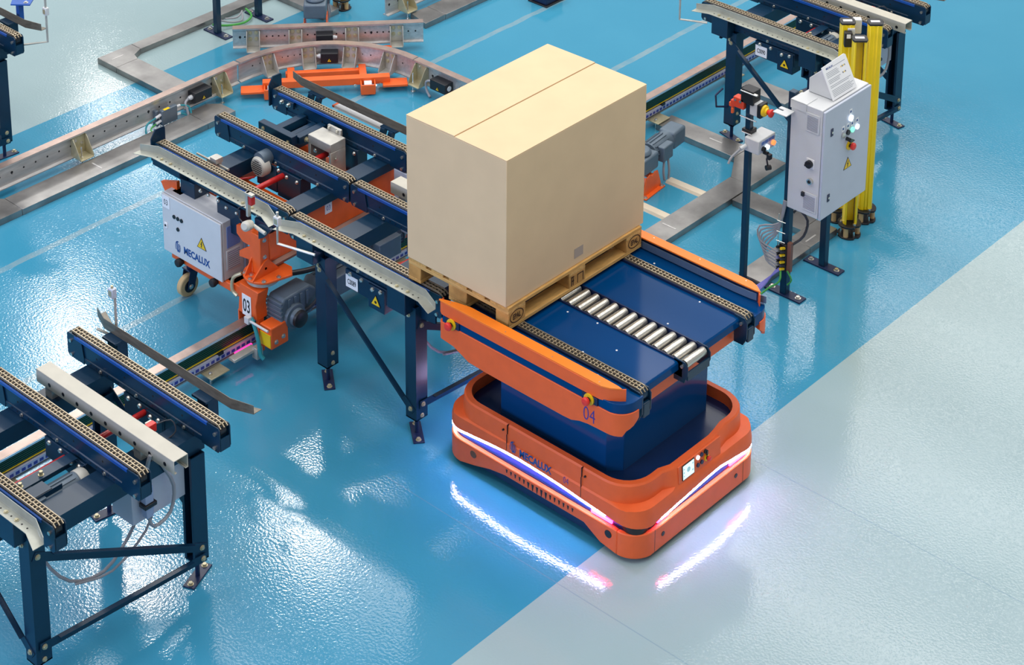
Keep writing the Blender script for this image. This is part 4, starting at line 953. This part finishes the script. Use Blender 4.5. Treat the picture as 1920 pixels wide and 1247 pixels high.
# continuation beyond the switch and the branch along x
rc = empty('aluminium_floor_rail', (XB, 5, 0), 'short stub of aluminium floor rail at the top edge above the straight switch rail', 'rail')
rail_piece(rc, [(XB, 3.86, 0), (XB, 8.5, 0)]); bracket(rc, (XB + .006, 4.07, 0), (1, 0, 0)); web_holes(rc, [(XB + .0061, 3.9 + i * .105, .155) for i in range(6)], (1, 0, 0))
rd = empty('aluminium_floor_rail', (-3.2, 3.215, 0), 'aluminium floor rail running from the curved switch rail behind the carton', 'rail')
YR = 3.215
rail_piece(rd, [(-3.93, YR, 0), (-2.55, YR, 0)]); bracket(rd, (-3.85, YR - .006, 0), (0, -1, 0)); web_holes(rd, [(-3.74 + i * .1, YR - .0061, .155) for i in range(10)], (0, -1, 0))
jbox(rd, (-3.60, YR - .008, .14), (0, -1, 0), .17, True, -1)
part('box_cable', MB().tube([(-3.70, YR - .05, .14), (-3.76, YR - .06, .12), (-3.76, YR - .06, .05), (-3.70, YR - .08, .01)], .010, 8), CABLE, rd)
part('cap_disc', MB().cyl((-3.512, YR - .055, .14), (-3.508, YR - .055, .14), .022, 16), WHITE, rd)
# ------------------------------------------------------------------ rail switch turning on an orange frame
sw = empty('rail_switch', (-4.45, 2.75, 0), 'rail switch carrying a curved and a straight rail on an orange roller frame', 'switch')
CX, CY, RR = -3.975, 2.245, .97
cp = [(CX + RR * math.cos(math.radians(a)), CY + RR * math.sin(math.radians(a)), 0) for a in range(180, 88, -6)]
cp = [(XB, 2.205, 0)] + [(x, y, 0) for x, y, _ in cp[1:-1]] + [(-3.94, YR, 0)]
crv = rail_piece(sw, cp, 'curved_rail')
def on_arc(a, dz=0): A = math.radians(a); return Vector((CX + (RR - .006) * math.cos(A), CY + (RR - .006) * math.sin(A), 0)), Vector((-math.cos(A), -math.sin(A), 0))
for a in (166, 145, 124, 103):
    p, d = on_arc(a); bracket(sw, p, d, GALV, .10, False)
hm = MB()
for a in (174, 170, 158, 155, 152, 149, 138, 131, 118, 114, 111, 108, 96, 93):
    p, d = on_arc(a); p = p + Vector((0, 0, .155)); hm.cyl(p, p + d * .0012, .0065, 8)
part('web_holes', hm, INK, crv, smooth=False, kind='stuff')
p, d = on_arc(134.5); jbox(sw, p + Vector((0, 0, .145)), d, .14, True, -1)
SA, SB = Vector((-5.445, 2.575, 0)), Vector((-4.375, 3.745, 0)); sd = (SB - SA).normalized(); sn = Vector((sd.y, -sd.x, 0))
st = rail_piece(sw, [tuple(SA), tuple(SB)], 'straight_rail')
for t in (.17, .52, .99, 1.36): bracket(sw, SA + sd * t + sn * .006, sn, GALV, .10, False)
jbox(sw, SA + sd * .76 + sn * .008 + Vector((0, 0, .145)), sn, .14, True, 1)
web_holes(st, [SA + sd * t + sn * .0061 + Vector((0, 0, .155)) for t in (.06, .1, .28, .33, .38, .43, .48, .62, .68, .86, .92, 1.1, 1.15, 1.2, 1.25, 1.3, 1.46, 1.52)], sn)
fd = Vector((.655, .756, 0)).normalized(); fn = Vector((fd.y, -fd.x, 0))
def fbar(c, ln, wd, h, z, nm='frame_bar', off=0.0):
    return part(nm, MB().obox(Vector((c[0], c[1], z)), fd, fn, (0, 0, 1), ln, wd, h), ORB, sw, 0.003, seg=1)
main = fbar((-4.40, 2.66), 1.02, .07, .06, .085)
fbar((-4.57, 2.79), .62, .05, .045, .05); fbar((-4.83, 3.05), 1.1, .06, .05, .05)
for t in (-.28, .30): part('frame_bar', MB().obox(Vector((-4.40, 2.66, .06)) + fd * t - fn * .15, fn, fd, (0, 0, 1), .26, .06, .045), ORB, sw, 0.003, seg=1)
for s, e in ((-1, (-4.76, 2.20)), (1, (-4.02, 3.06))):
    part('frame_lug', MB().obox(Vector((e[0], e[1], .055)), fd, fn, (0, 0, 1), .20, .12, .02), ORB, sw, 0.003, seg=1)
for t in (-.47, .30):
    c = Vector((-4.40, 2.66, .055)) + fd * (t + .03) + fn * .075
    rbx = part('roller_housing', MB().obox(c + fn * .05, fd, fn, (0, 0, 1), .115, .012, .085).obox(c - fd * .055, fd, fn, (0, 0, 1), .01, .10, .085).obox(c + fd * .055, fd, fn, (0, 0, 1), .01, .10, .085), ORB, sw, 0.003, seg=1)
    part('support_roller', MB().cyl(c - fd * .03, c + fd * .03, .05, 20), WHITE, rbx)
    bm_ = MB().hexbolt(c + fd * .061, fd, .016); 
    for q in (-.1, .1): bm_.hexbolt(c + fd * q - fn * .03, fn, .010)
    part('bolts', bm_, STEEL, rbx, kind='stuff')
# ------------------------------------------------------------------ cable ducts on the floor
def duct(label, boxes, polys=(), name='cable_duct', screw=()):
    xs = boxes[0] if boxes else None
    e = empty(name, ((xs[0] + xs[1]) / 2, (xs[2] + xs[3]) / 2, 0), label, 'cable duct', 'galvanised floor ducts')
    for (a, b, c, d) in boxes:
        k = part('duct_section', MB().bx(a, b, c, d, 0, .044).bx(a - .004, b + .004, c, d, .044, .052) if (d - c) > (b - a) else MB().bx(a, b, c, d, 0, .044).bx(a, b, c - .004, d + .004, .044, .052), GALVD, e, 0.0015, seg=1)
    for P in polys: part('duct_corner', MB().prism(P, 'z', 0, .052), GALVD, e, 0.0015, seg=1)
    for (x, y, ax) in screw:
        s_ = .06
        part('lid_strap', MB().bx(x - s_, x + s_, y - .006, y + .006, .0521, .0535) if ax == 'x' else MB().bx(x - .006, x + .006, y - s_, y + s_, .0521, .0535), ALU, e, smooth=False)
    return e
duct('galvanised duct turning a corner on the mint floor at the upper left', [(-6.125, -6.01, 2.05, 7), (-5.88, -5.02, 1.70, 1.92)], [[(-6.13, 1.70), (-5.883, 1.70), (-5.883, 1.92), (-5.96, 1.95), (-6.006, 2.047), (-6.13, 2.047)]], screw=((-6.02, 1.82, 'y'),))
duct('galvanised duct on blue floor alongside the long aluminium rail at left', [(-4.82, -4.605, -.12, 1.60)], [[(-4.86, 1.603), (-4.605, 1.603), (-4.605, 1.88), (-4.78, 1.88), (-4.86, 1.80)], [(-4.9, -1.6), (-4.605, -1.6), (-4.605, -.123), (-4.82, -.123), (-4.9, -.2)]], screw=((-4.71, .62, 'x'),))
duct('galvanised duct forming an open rectangle beside the emergency stop post', [(-2.05, -1.30, 3.96, 4.15), (-1.14, -.955, 1.4, 3.70)], [[(-1.297, 3.96), (-1.14, 3.703), (-.955, 3.703), (-.955, 4.15), (-1.297, 4.15)]], screw=((-1.55, 4.06, 'x'), (-1.05, 2.85, 'x')))
duct('galvanised duct running under the white cabinet and the wiring cluster', [(-.94, -.335, 3.45, 3.635), (-.335, -.155, 2.71, 3.30)], [[(-.332, 3.45), (-.332, 3.303), (-.155, 3.303), (-.155, 3.635), (-.332, 3.635)]], screw=((-.22, 3.40, 'y'),))
duct('short galvanised duct seen between the legs of the conveyor behind the cabinet', [(-1.96, -1.50, 4.90, 5.10)])
duct('galvanised duct ending beside the rail stub at the top edge', [(-4.82, -4.60, 4.25, 7.5)], [[(-4.84, 4.06), (-4.60, 4.0), (-4.60, 4.247), (-4.82, 4.247)]])
duct('galvanised duct disappearing behind the switch drive at the top edge', [(-5.98, -5.36, 3.52, 3.70)])
# ------------------------------------------------------------------ beige cable covers
def cover(label, p0, p1):
    p0, p1 = Vector(p0), Vector(p1); d = (p1 - p0).normalized(); s = Vector((-d.y, d.x, 0)); P = [(-.045, 0), (-.03, .016), (.03, .016), (.045, 0)]
    vs = [p + s * a + Vector((0, 0, z)) for p in (p0, p1) for a, z in P]
    o = part('cable_cover', MB().add(vs, [(3, 2, 1, 0), (4, 5, 6, 7)] + [(i, (i + 1) % 4, 4 + (i + 1) % 4, 4 + i) for i in range(4)]), COVERB, None, smooth=False)
    return tag(o, label, 'cable cover', 'beige floor cable covers')
cover('beige cable cover from the grey gear motor to the duct', (-1.50, 3.42, 0), (-1.145, 3.43, 0))
cover('beige cable cover just above the vehicle deck, ending at the duct', (-1.43, 3.0, 0), (-1.145, 3.0, 0))
cover('beige cable cover beside the navy stand foot at the top left', (-5.74, 2.95, 0), (-5.35, 2.86, 0))
# ------------------------------------------------------------------ switch drives on orange stands
def switch_drive(loc, ang, label):
    e = empty('switch_drive', loc, label, 'gear motor', 'switch drives on orange stands')
    L_ = Vector(loc); a = math.radians(ang); u = Vector((math.cos(a), math.sin(a), 0)); v = Vector((-math.sin(a), math.cos(a), 0)); W = lambda p, q, z: L_ + u * p + v * q + Vector((0, 0, z))
    mb = MB()
    for s in (-1, 1):
        P = [(-.12, 0), (.12, 0), (.12, .03), (.075, .15), (.03, .16), (0, .135), (-.03, .16), (-.075, .15), (-.12, .03)]
        vs = [W(s * .09 + t, q, z) for t in (0, .008 * s) for q, z in P]; n_ = len(P)
        mb.add(vs, [tuple(range(n_ - 1, -1, -1)), tuple(range(n_, 2 * n_))] + [(i, (i + 1) % n_, n_ + (i + 1) % n_, n_ + i) for i in range(n_)])
    mb.obox(W(0, 0, .006), u, v, (0, 0, 1), .26, .26, .012); mb.obox(W(0, 0, .135), u, v, (0, 0, 1), .19, .05, .02)
    s_ = part('motor_stand', mb, ORB, e, 0.002, seg=1)
    bm_ = MB()
    for p in (-.11, .11):
        for q in (-.11, .11): bm_.hexbolt(W(p, q, .012), (0, 0, 1), .012, .01)
    part('bolts', bm_, STEEL, s_, kind='stuff')
    g = part('gearbox', MB().obox(W(0, -.02, .235), u, v, (0, 0, 1), .19, .22, .13).lathe(W(0, -.02, .30), (0, 0, 1), [(0, .085), (.03, .08), (.04, .06)], 20), MOTOR, e, 0.014)
    m_ = part('motor_body', MB().cyl(W(0, .09, .255), W(0, .34, .255), .072, 22), MOTOR, e)
    f_ = MB()
    for k in range(16):
        t = k * PI / 8; o_ = u * math.cos(t) + Vector((0, 0, 1)) * math.sin(t)
        f_.obox(W(0, .195, .255) + o_ * .073, v, u * -math.sin(t) + Vector((0, 0, math.cos(t))), o_, .18, .005, .016)
    part('cooling_fins', f_, MOTOR, m_, smooth=False, kind='stuff')
    part('terminal_box', MB().obox(W(.085, .19, .25), u, v, (0, 0, 1), .06, .13, .12), MOTOR, m_, 0.008)
    part('brake_cover', MB().obox(W(0, .42, .255), u, v, (0, 0, 1), .14, .17, .14), MOTOR, m_, 0.018)
    part('motor_cable', MB().tube([W(.09, .17, .19), W(.10, .15, .10), W(.09, .18, .02)], .009, 8).tube([W(.09, .22, .19), W(.11, .21, .10), W(.10, .22, .02)], .009, 8), CABLE, e, kind='stuff')
    return e
switch_drive((-1.58, 3.19, 0), 6, 'grey gear motor on an orange stand just right of the carton')
switch_drive((-5.26, 3.34, 0), 44, 'grey gear motor on an orange stand at the top edge by the straight switch rail')
# ------------------------------------------------------------------ white control cabinet on its navy stand
cc = empty('control_cabinet', (.10, 3.0, 0), 'white control cabinet with lit buttons on a navy stand, tilted notice on top', 'cabinet')
for y in (2.775, 3.235):
    p_ = part('stand_post', MB().bx(-.025, .025, y - .025, y + .025, .01, 1.52), NAVY, cc, 0.003, seg=1)
    part('foot_plate', MB().bx(-.14, .15, y - .04, y + .04, 0, .012), NAVYD, p_, 0.001, seg=1)
    part('bolts', MB().hexbolt((-.10, y, .012), (0, 0, 1), .014, .012).hexbolt((.11, y, .012), (0, 0, 1), .014, .012), STEEL, p_, kind='stuff')
part('stand_rail', MB().bx(.0, .03, 2.80, 3.21, 1.40, 1.44).bx(.0, .03, 2.80, 3.21, .76, .80), NAVY, cc, 0.002, seg=1, kind='stuff')
hx0, hx1, hy0, hy1, hz0, hz1 = .035, .30, 2.70, 3.235, .71, 1.50
hb = part('cabinet_housing', MB().bx(hx0, hx1 - .022, hy0, hy1, hz0, hz1), WHITE, cc, 0.004)
hd = part('cabinet_door', MB().bx(hx1 - .018, hx1, hy0 - .002, hy1 + .002, hz0 - .003, hz1 - .006), LILAC, cc, 0.005)
part('lid_strip', MB().bx(hx0 - .004, hx0 + .12, hy0 - .006, hy0 - .001, hz1 - .055, hz1 + .004).bx(hx0 - .004, hx0 + .12, hy0 - .006, hy0 + .12, hz1, hz1 + .004), WHITE, hb, smooth=False)
part('wall_lug', MB().prism([(hx0 + .03, 2.695), (hx0 - .075, 2.695), (hx0 - .075, 2.665), (hx0 - .03, 2.665), (hx0 - .03, 2.648), (hx0 - .075, 2.648), (hx0 - .075, 2.60), (hx0 + .03, 2.60)], 'z', 1.418, 1.424), WHITE, hb, smooth=False)
ys = hy0 - .0005
def grille(xa, xb, za, zb):
    g = part('vent_grille', MB().bx(xa, xb, ys - .006, ys, za, zb), WHITE, hb, 0.002, seg=1)
    m_ = MB(); n_ = 11
    for k in range(n_): z = za + .015 + (zb - za - .03) * k / n_; m_.bx(xa + .012, xb - .012, ys - .0075, ys - .005, z, z + .004)
    part('grille_slots', m_, GREYV, g, smooth=False, kind='stuff')
grille(.155, .262, 1.32, 1.455); grille(.155, .268, .745, .88)
k = part('rotary_switch', MB().bx(.175, .235, ys - .006, ys, 1.06, 1.13), WHITEL, hb, 0.004); part('switch_knob', MB().cyl((.203, ys - .006, 1.095), (.203, ys - .028, 1.095), .026, 20).obox((.203, ys - .03, 1.095), (1, 0, .4), (0, 1, 0), (-.4, 0, 1), .05, .012, .012), BLACK, k)
k = part('side_socket', MB().cyl((.212, ys, .97), (.212, ys - .02, .97), .022, 8), STEEL, hb); part('socket_core', MB().cyl((.212, ys - .02, .97), (.212, ys - .022, .97), .012, 10), INK, k)
part('cable_gland', MB().bx(.152, .175, ys - .02, ys, .845, .875), BLACK, hb, 0.003)
xd = hx1 + .0006
for (y, z) in ((2.785, 1.322), (2.782, .845)):
    k = part('door_lock', MB().bx(xd - .001, xd + .004, y - .014, y + .014, z - .028, z + .028), NAVYD, hd, 0.003, seg=1); part('lock_core', MB().cyl((xd + .004, y, z), (xd + .007, y, z), .008, 10), STEEL, k)
def btn(y, z, m, r=.018, tagz=.045, lbl=True):
    k = part('push_button', MB().cyl((xd, y, z), (xd + .012, y, z), r, 16), m, hd)
    if lbl: part('button_tag', MB().bx(xd, xd + .0015, y - .016, y + .016, z + tagz - .018, z + tagz + .018), WHITEL, k, smooth=False); part('tag_mark', MB().bx(xd + .0015, xd + .0022, y - .008, y + .008, z + tagz - .008, z + tagz + .008), BLUEINK, k, smooth=False)
btn(2.997, 1.345, LAMPW, .022); btn(2.916, 1.25, STEEL); btn(2.972, 1.25, BLACK); btn(3.022, 1.25, LAMPG); btn(3.079, 1.25, LAMPW)
part('key_switch', MB().cyl((xd, 2.965, 1.205), (xd + .03, 2.965, 1.205), .013, 12).bx(xd + .03, xd + .05, 2.945, 2.985, 1.20, 1.207), BLACK, hd)
estop(hd, (xd, 3.0, 1.145), (1, 0, 0), 1.0)
warning(hd, (xd, 2.993, 1.005), (0, 1, 0), (0, 0, 1), .095)
# tilted notice box
nb = part('notice_stand', MB().prism([(.055, 1.503), (.235, 1.503), (.235, 1.515), (.155, 1.695), (.055, 1.60)], 'y', 2.862, 3.11), WHITE, cc, 0.003, seg=1)
NA = Vector((.252, 2.85, 1.505)); ny = Vector((-.105, 0, .205)).normalized(); nfr = frame(NA, (0, 1, 0), ny)
nbp = poly_decal('notice_board', [[(0, 0), (.275, 0), (.275, .225), (.262, .235), (.0, .225)]], nfr, WHITEL, cc, .006)
nf2 = nfr @ Matrix.Translation((0, 0, .0062))
random.seed(3); tl = []
for i in range(17):
    y = .175 - i * .0098
    if i in (4, 8, 11): continue
    x1_ = (.15 if i < 8 else .24) * random.uniform(.8, 1)
    tl.append([(.02, y), (.02 + x1_, y), (.02 + x1_, y + .0032), (.02, y + .0032)])
poly_decal('notice_lines', tl, nf2, mat('text_grey', (150, 154, 162), .5, var=0), nbp, .0003)['kind'] = 'stuff'
text('lettering', 'MECALUX', .017, nf2 @ Matrix.Translation((.034, .198, 0)), BLUEINK, nbp, weight=.0004)
poly_decal('notice_rule', [[(.11, .197), (.25, .197), (.25, .200), (.11, .200)]], nf2, GREYINK, nbp, .0003)
for i, m in enumerate((YEL, INK, YEL, mat('olive_dot', (130, 130, 60), .5, var=0), INK, YEL, INK)):
    a, b = .185 + (i % 4) * .014, (.165 if i < 4 else .125)
    poly_decal('notice_symbol', [[(a, b), (a + .008, b), (a + .008, b + .010), (a, b + .010)]], nf2, m, nbp, .0003)
# fieldbus cluster on the near post
cl = part('fieldbus_module', MB().bx(-.03, .03, 2.725, 2.749, .20, .40), BLACK, cc, 0.003, seg=1)
random.seed(11)
for r_ in range(7):
    for c_ in range(2):
        x, z = -.016 + c_ * .032, .22 + r_ * .026
        part('plug_connector', MB().cyl((x, 2.725, z), (x - .004, 2.69, z + .012), .010, 10), [BLACK, YEL, mat('plug_lilac', (140, 140, 200), .4) if (r_ + c_) == 3 else CABLE, CABLED][(r_ * 2 + c_) % 4], cl)
part('module_bracket', MB().bx(.03, .06, 2.735, 2.765, .20, .42), BROWNB, cl, 0.002, seg=1)
cb_ = MB()
for i in range(6):
    z = .23 + i * .025; b_ = .05 + .012 * i
    cb_.tube([(-.02, 2.69, z), (-.03 - b_, 2.66, z + .05), (-.05 - b_, 2.68, z + .14), (-.03, 2.72, .50 + .01 * i), (-.015 + .004 * i, 2.74, .72)], .0065, 7)
part('grey_cables', cb_, CABLE, cl, kind='stuff')
cb_ = MB()
for i in range(5):
    cb_.tube([(-.01 + .006 * i, 2.70, .23), (-.04, 2.67, .17), (-.07 - .008 * i, 2.63 + .008 * i, .10), (-.12 - .015 * i, 2.55 - .02 * i, .02)], .0065, 7)
part('lower_cables', cb_, mat('violet_cable', (126, 124, 200), .4), cl, kind='stuff')
part('green_cable', MB().tube([(.01, 2.70, .22), (.03, 2.66, .16), (-.03, 2.62, .10), (-.09, 2.52, .02)], .007, 7).tube([(.05, 2.72, .22), (.08, 2.73, .16), (.05, 2.73, .11)], .006, 7), GREEN, cl, kind='stuff')
part('black_cable', MB().tube([(.05, 2.76, .40), (.10, 2.82, .46), (.10, 2.86, .56), (.03, 2.85, .62), (.01, 2.82, .60)], .009, 8), CABLED, cl)
wmb = MB()
for (x, y) in ((-.035, 2.72), (-.035, 2.77)): wmb.tube([(x, y, .30), (x, y, .62)], .003, 6, 0)
for z in (.33, .43, .50, .58): wmb.tube([(-.035, 2.70, z), (.03, 2.705, z)], .003, 6, 0)
part('wire_tray', wmb, STEEL, cc, kind='stuff')
# second stand far left top: the same cabinet seen by its feet
c2 = copy_tree(cc, (-5.835, -.04, 0)); c2['label'] = 'pair of navy cabinet stand feet at the top edge near the upper left duct'
for ch in list(c2.children):
    if ch.name.split('.')[0] in ('fieldbus_module', 'wire_tray'):
        for g_ in list(ch.children): bpy.data.objects.remove(g_)
        bpy.data.objects.remove(ch)
# ------------------------------------------------------------------ emergency-stop post
ep = empty('emergency_stop_post', (-.25, 2.64, 0), 'slim navy post with red door switch, emergency stop and white button box', 'post')
part('stop_post', MB().bx(-.27, -.23, 2.62, 2.66, .01, 1.44), NAVY, ep, 0.003, seg=1); part('foot_plate', MB().bx(-.34, -.16, 2.60, 2.68, 0, .012), NAVYD, ep, 0.001, seg=1)
part('post_clamp', MB().bx(-.30, -.20, 2.60, 2.685, 1.40, 1.50).bx(-.285, -.215, 2.605, 2.68, 1.18, 1.21), BLACK, ep, 0.003, seg=1, kind='stuff')
part('clamp_bolts', MB().cyl((-.20, 2.61, 1.485), (-.17, 2.61, 1.485), .007, 8).cyl((-.30, 2.60, 1.485), (-.17, 2.60, 1.485), .005, 8).cyl((-.30, 2.60, 1.30), (-.17, 2.60, 1.30), .005, 8).cyl((-.28, 2.60, 1.19), (-.2, 2.60, 1.19), .005, 8), STEEL, ep, kind='stuff')
ds = part('door_switch', MB().bx(-.36, -.275, 2.60, 2.655, 1.345, 1.42).bx(-.385, -.36, 2.605, 2.645, 1.33, 1.385), mat('red_switch', (222, 72, 40), .4), ep, 0.005)
part('switch_tongue', MB().bx(-.40, -.385, 2.61, 2.63, 1.33, 1.36).bx(-.375, -.36, 2.60, 2.62, 1.29, 1.33), ORB, ds, 0.002, seg=1)
part('switch_screws', MB().cyl((-.30, 2.60, 1.40), (-.30, 2.595, 1.40), .01, 10).cyl((-.34, 2.60, 1.40), (-.34, 2.595, 1.40), .008, 10), STEEL, ds, kind='stuff')
part('switch_roller', MB().cyl((-.33, 2.68, 1.44), (-.33, 2.72, 1.44), .028, 14), BLACK, ep)
sb_ = part('stop_box', MB().bx(-.235, -.175, 2.615, 2.69, 1.325, 1.415), WHITE, ep, 0.004); part('stop_box_lid', MB().bx(-.175, -.145, 2.612, 2.693, 1.322, 1.418), BLACK, sb_, 0.004)
k = part('stop_ring', MB().lathe((-.145, 2.652, 1.37), (1, 0, 0), [(0, .04), (.014, .038), (.02, .024), (.03, .022)], 20), YEL, ep); part('stop_button', MB().lathe((-.115, 2.652, 1.37), (1, 0, 0), [(0, .014), (.014, .016), (.022, .028), (.034, .028), (.04, .016)], 18), RED, k)
bb = part('button_box', MB().bx(-.235, -.12, 2.57, 2.76, 1.08, 1.18), WHITE, ep, 0.006)
part('box_face', MB().bx(-.1195, -.117, 2.585, 2.745, 1.09, 1.17), LILAC, bb, 0.001, seg=1)
part('button_tags', MB().bx(-.117, -.1155, 2.60, 2.632, 1.143, 1.166).bx(-.117, -.1155, 2.638, 2.67, 1.143, 1.166).bx(-.117, -.1155, 2.676, 2.708, 1.143, 1.166).bx(-.117, -.1155, 2.712, 2.742, 1.143, 1.166), mat('tag_blue', (70, 110, 180), .4), bb, smooth=False, kind='stuff')
for (y, z, m) in ((2.615, 1.115, BLACK), (2.655, 1.115, LAMPW), (2.725, 1.12, LAMPO)): part('push_button', MB().cyl((-.117, y, z), (-.10, y, z), .017, 14), m, bb)
part('key_switch', MB().cyl((-.117, 2.63, 1.085), (-.085, 2.63, 1.085), .014, 12).bx(-.085, -.06, 2.615, 2.645, 1.05, 1.085), BLACK, bb, kind='stuff')
part('box_gland', MB().cyl((-.22, 2.57, 1.12), (-.235, 2.53, 1.105), .014, 12), WHITE, bb); part('gland_cable', MB().tube([(-.235, 2.53, 1.105), (-.26, 2.47, 1.06), (-.265, 2.44, 1.02)], .008, 8), CABLE, bb)
part('key_chain', MB().cyl((-.09, 2.625, 1.05), (-.08, 2.63, .99), .006, 8).cyl((-.085, 2.615, .985), (-.07, 2.645, .985), .018, 12), BLACK, bb, kind='stuff')
# ------------------------------------------------------------------ yellow light-curtain mirror columns
def column(loc, label, ang=0.0, h=1.545, mirror=False):
    e = empty('light_curtain_post', loc, label, 'safety column', 'yellow safety columns')
    L_ = Vector(loc); a = math.radians(ang); u = Vector((math.cos(a), math.sin(a), 0)); v = Vector((-math.sin(a), math.cos(a), 0)); W = lambda p, q, z: L_ + u * p + v * q + Vector((0, 0, z))
    def pri(P, z0, z1): 
        n_ = len(P); vs = [W(p, q, z0) for p, q in P] + [W(p, q, z1) for p, q in P]
        return MB().add(vs, [tuple(range(n_ - 1, -1, -1)), tuple(range(n_, 2 * n_))] + [(i, (i + 1) % n_, n_ + (i + 1) % n_, n_ + i) for i in range(n_)])
    if not mirror: P = [(-.05, -.022), (-.04, -.045), (-.012, -.05), (-.010, -.045), (.010, -.045), (.012, -.05), (.04, -.045), (.05, -.022), (.05, .022), (.04, .045), (-.04, .045), (-.05, .022)]
    else: P = [(-.05, -.022), (-.04, -.045), (-.028, -.045), (-.028, .02), (.028, .02), (.028, -.045), (.04, -.045), (.05, -.022), (.05, .022), (.04, .045), (-.04, .045), (-.05, .022)]
    c = part('column_profile', pri(P, .10, h), YELC, e, 0.002, seg=1)
    k = part('top_cap', pri([(x * 1.08, y * 1.08) for x, y in [(-.05, -.022), (-.04, -.045), (.04, -.045), (.05, -.022), (.05, .022), (.04, .045), (-.04, .045), (-.05, .022)]], h, h + .014), BLACK, e, 0.003)
    part('cap_label', pri([(-.032, -.014), (.032, -.014), (.032, .014), (-.032, .014)], h + .0142, h + .0155), WHITEL, k, smooth=False)
    part('edge_groove', pri([(.018, -.0465), (.022, -.0467), (.022, -.044), (.018, -.044)], .12, h - .005), INK, c, smooth=False)
    part('print_strip', pri([(.0505, -.012), (.0512, -.012), (.0512, .004), (.0505, .004)], h - .42, h - .06), mat('strip_print', (232, 190, 120), .4, var=0) if not mirror else WHITEL, c, smooth=False)
    if not mirror and ang: text('lettering', 'Leuze electronic', .021, frame(W(.0513, .003, h - .08), (0, 0, -1), -v), RED, c, weight=.0006)
    P3 = [W(.085 * math.cos(t * PI / 12) * (1 - .18 * (t % 8 == 4)), .085 * math.sin(t * PI / 12) * (1 - .18 * (t % 8 == 4)), 0) - L_ for t in range(24)]
    bp = MB()
    for (z0, z1) in ((0, .012), (.085, .10)):
        vs = [L_ + p + Vector((0, 0, z0)) for p in P3] + [L_ + p + Vector((0, 0, z1)) for p in P3]
        bp.add(vs, [tuple(range(23, -1, -1)), tuple(range(24, 48))] + [(i, (i + 1) % 24, 24 + (i + 1) % 24, 24 + i) for i in range(24)])
    b_ = part('base_plates', bp, BLACK, e, 0.002, seg=1, kind='stuff')
    for t in (0, 120, 240):
        q = W(.06 * math.cos(math.radians(t)), .06 * math.sin(math.radians(t)), 0)
        part('spring_post', MB().cyl(q + Vector((0, 0, .012)), q + Vector((0, 0, .085)), .018, 14), TAN, b_)
        s_ = W(.055 * math.cos(math.radians(t + 60)), .055 * math.sin(math.radians(t + 60)), 0)
        part('anchor_bolt', MB().cyl(s_ + Vector((0, 0, .012)), s_ + Vector((0, 0, .05)), .008, 8).cyl(s_ + Vector((0, 0, .10)), s_ + Vector((0, 0, .112)), .012, 6), STEEL, b_)
    return e, W
column((-.135, 3.945, 0), 'tallest-standing yellow safety column, the rearmost and rightmost of three', 42)
c2_, W2 = column((-.10, 3.70, 0), 'open-fronted yellow safety column, front one of three behind the cabinet', 42, 1.52, True)
part('inner_unit', MB().obox(W2(0, -.005, .83), (1, 0, 0), (0, 1, 0), (0, 0, 1), .045, .045, .16), BLACK, c2_, 0.005)
c3_, W3 = column((-.285, 3.825, 0), 'yellow safety column with a camera head, leftmost of three', 42)
hd_ = part('camera_head', MB().obox(W3(-.005, -.085, 1.46), (.74, .67, 0), (.67, -.74, 0), (0, 0, 1), .055, .05, .11), BLACK, c3_, 0.006)
part('head_bracket', MB().obox(W3(.02, -.055, 1.47), (.74, .67, 0), (.67, -.74, 0), (0, 0, 1), .05, .015, .11), WHITE, hd_, 0.002, seg=1)
part('head_label', MB().obox(W3(-.005, -.1108, 1.49), (.74, .67, 0), (.67, -.74, 0), (0, 0, 1), .028, .002, .03), WHITEL, hd_, smooth=False)
part('rear_unit', MB().obox(W3(.075, .045, 1.50), (.74, .67, 0), (.67, -.74, 0), (0, 0, 1), .06, .05, .11), WHITE, c3_, 0.006)
column((-5.43, 3.80, 0), 'black tan-posted base of a column cut off by the top edge', 0, 1.5)
# small black device at the top edge
kd = empty('floor_device', (-4.22, 5.14, 0), 'small black floor unit cut off by the top edge above the carton', 'device')
part('device_body', MB().bx(-4.31, -4.13, 5.03, 5.25, .012, .13), NAVYD, kd, 0.006); part('device_lid', MB().bx(-4.32, -4.12, 5.02, 5.26, .13, .14), BROWNB, kd, 0.003, seg=1); part('device_foot', MB().bx(-4.33, -4.11, 5.01, 5.27, 0, .012), BLACK, kd, 0.002, seg=1)
# green and grey cables lying at the upper-left duct
lc = part('cable_loop', MB().tube([(-5.92, 2.75, .05), (-5.85, 2.85, .03), (-5.80, 3.0, .02), (-5.84, 3.12, .03), (-5.95, 3.15, .05)], .010, 8), GREEN); tag(lc, 'green cable looped on the floor beside the upper left duct', 'cable')
lc = part('cable_loop', MB().tube([(-5.93, 2.85, .05), (-5.87, 2.92, .03), (-5.85, 3.02, .02), (-5.92, 3.08, .05)], .008, 8).tube([(-5.93, 2.9, .05), (-5.89, 3.0, .04), (-5.94, 3.1, .05)], .008, 8), CABLE); tag(lc, 'grey cables bundled inside the green loop at the upper left duct', 'cable', None, 'stuff')

# ------------------------------------------------------------------ roof steelwork high above the hall
rf = empty('ceiling', (-3, 8, 11.4), None, None, None, 'structure')
rfm = None
for i in range(9):
    y = -6.0 + i * 3.1
    if rfm is None: rfm = part('roof_beam', MB().bx(-26, 14, y - .1, y + .1, 11.2, 11.24).bx(-26, 14, y - .01, y + .01, 11.24, 11.46).bx(-26, 14, y - .1, y + .1, 11.46, 11.5), mat('roof_steel', (150, 154, 158), .6), rf, smooth=False)
    else:
        c = rfm.copy(); COL.objects.link(c); c.location = Vector(rfm.location) + Vector((0, i * 3.1, 0))
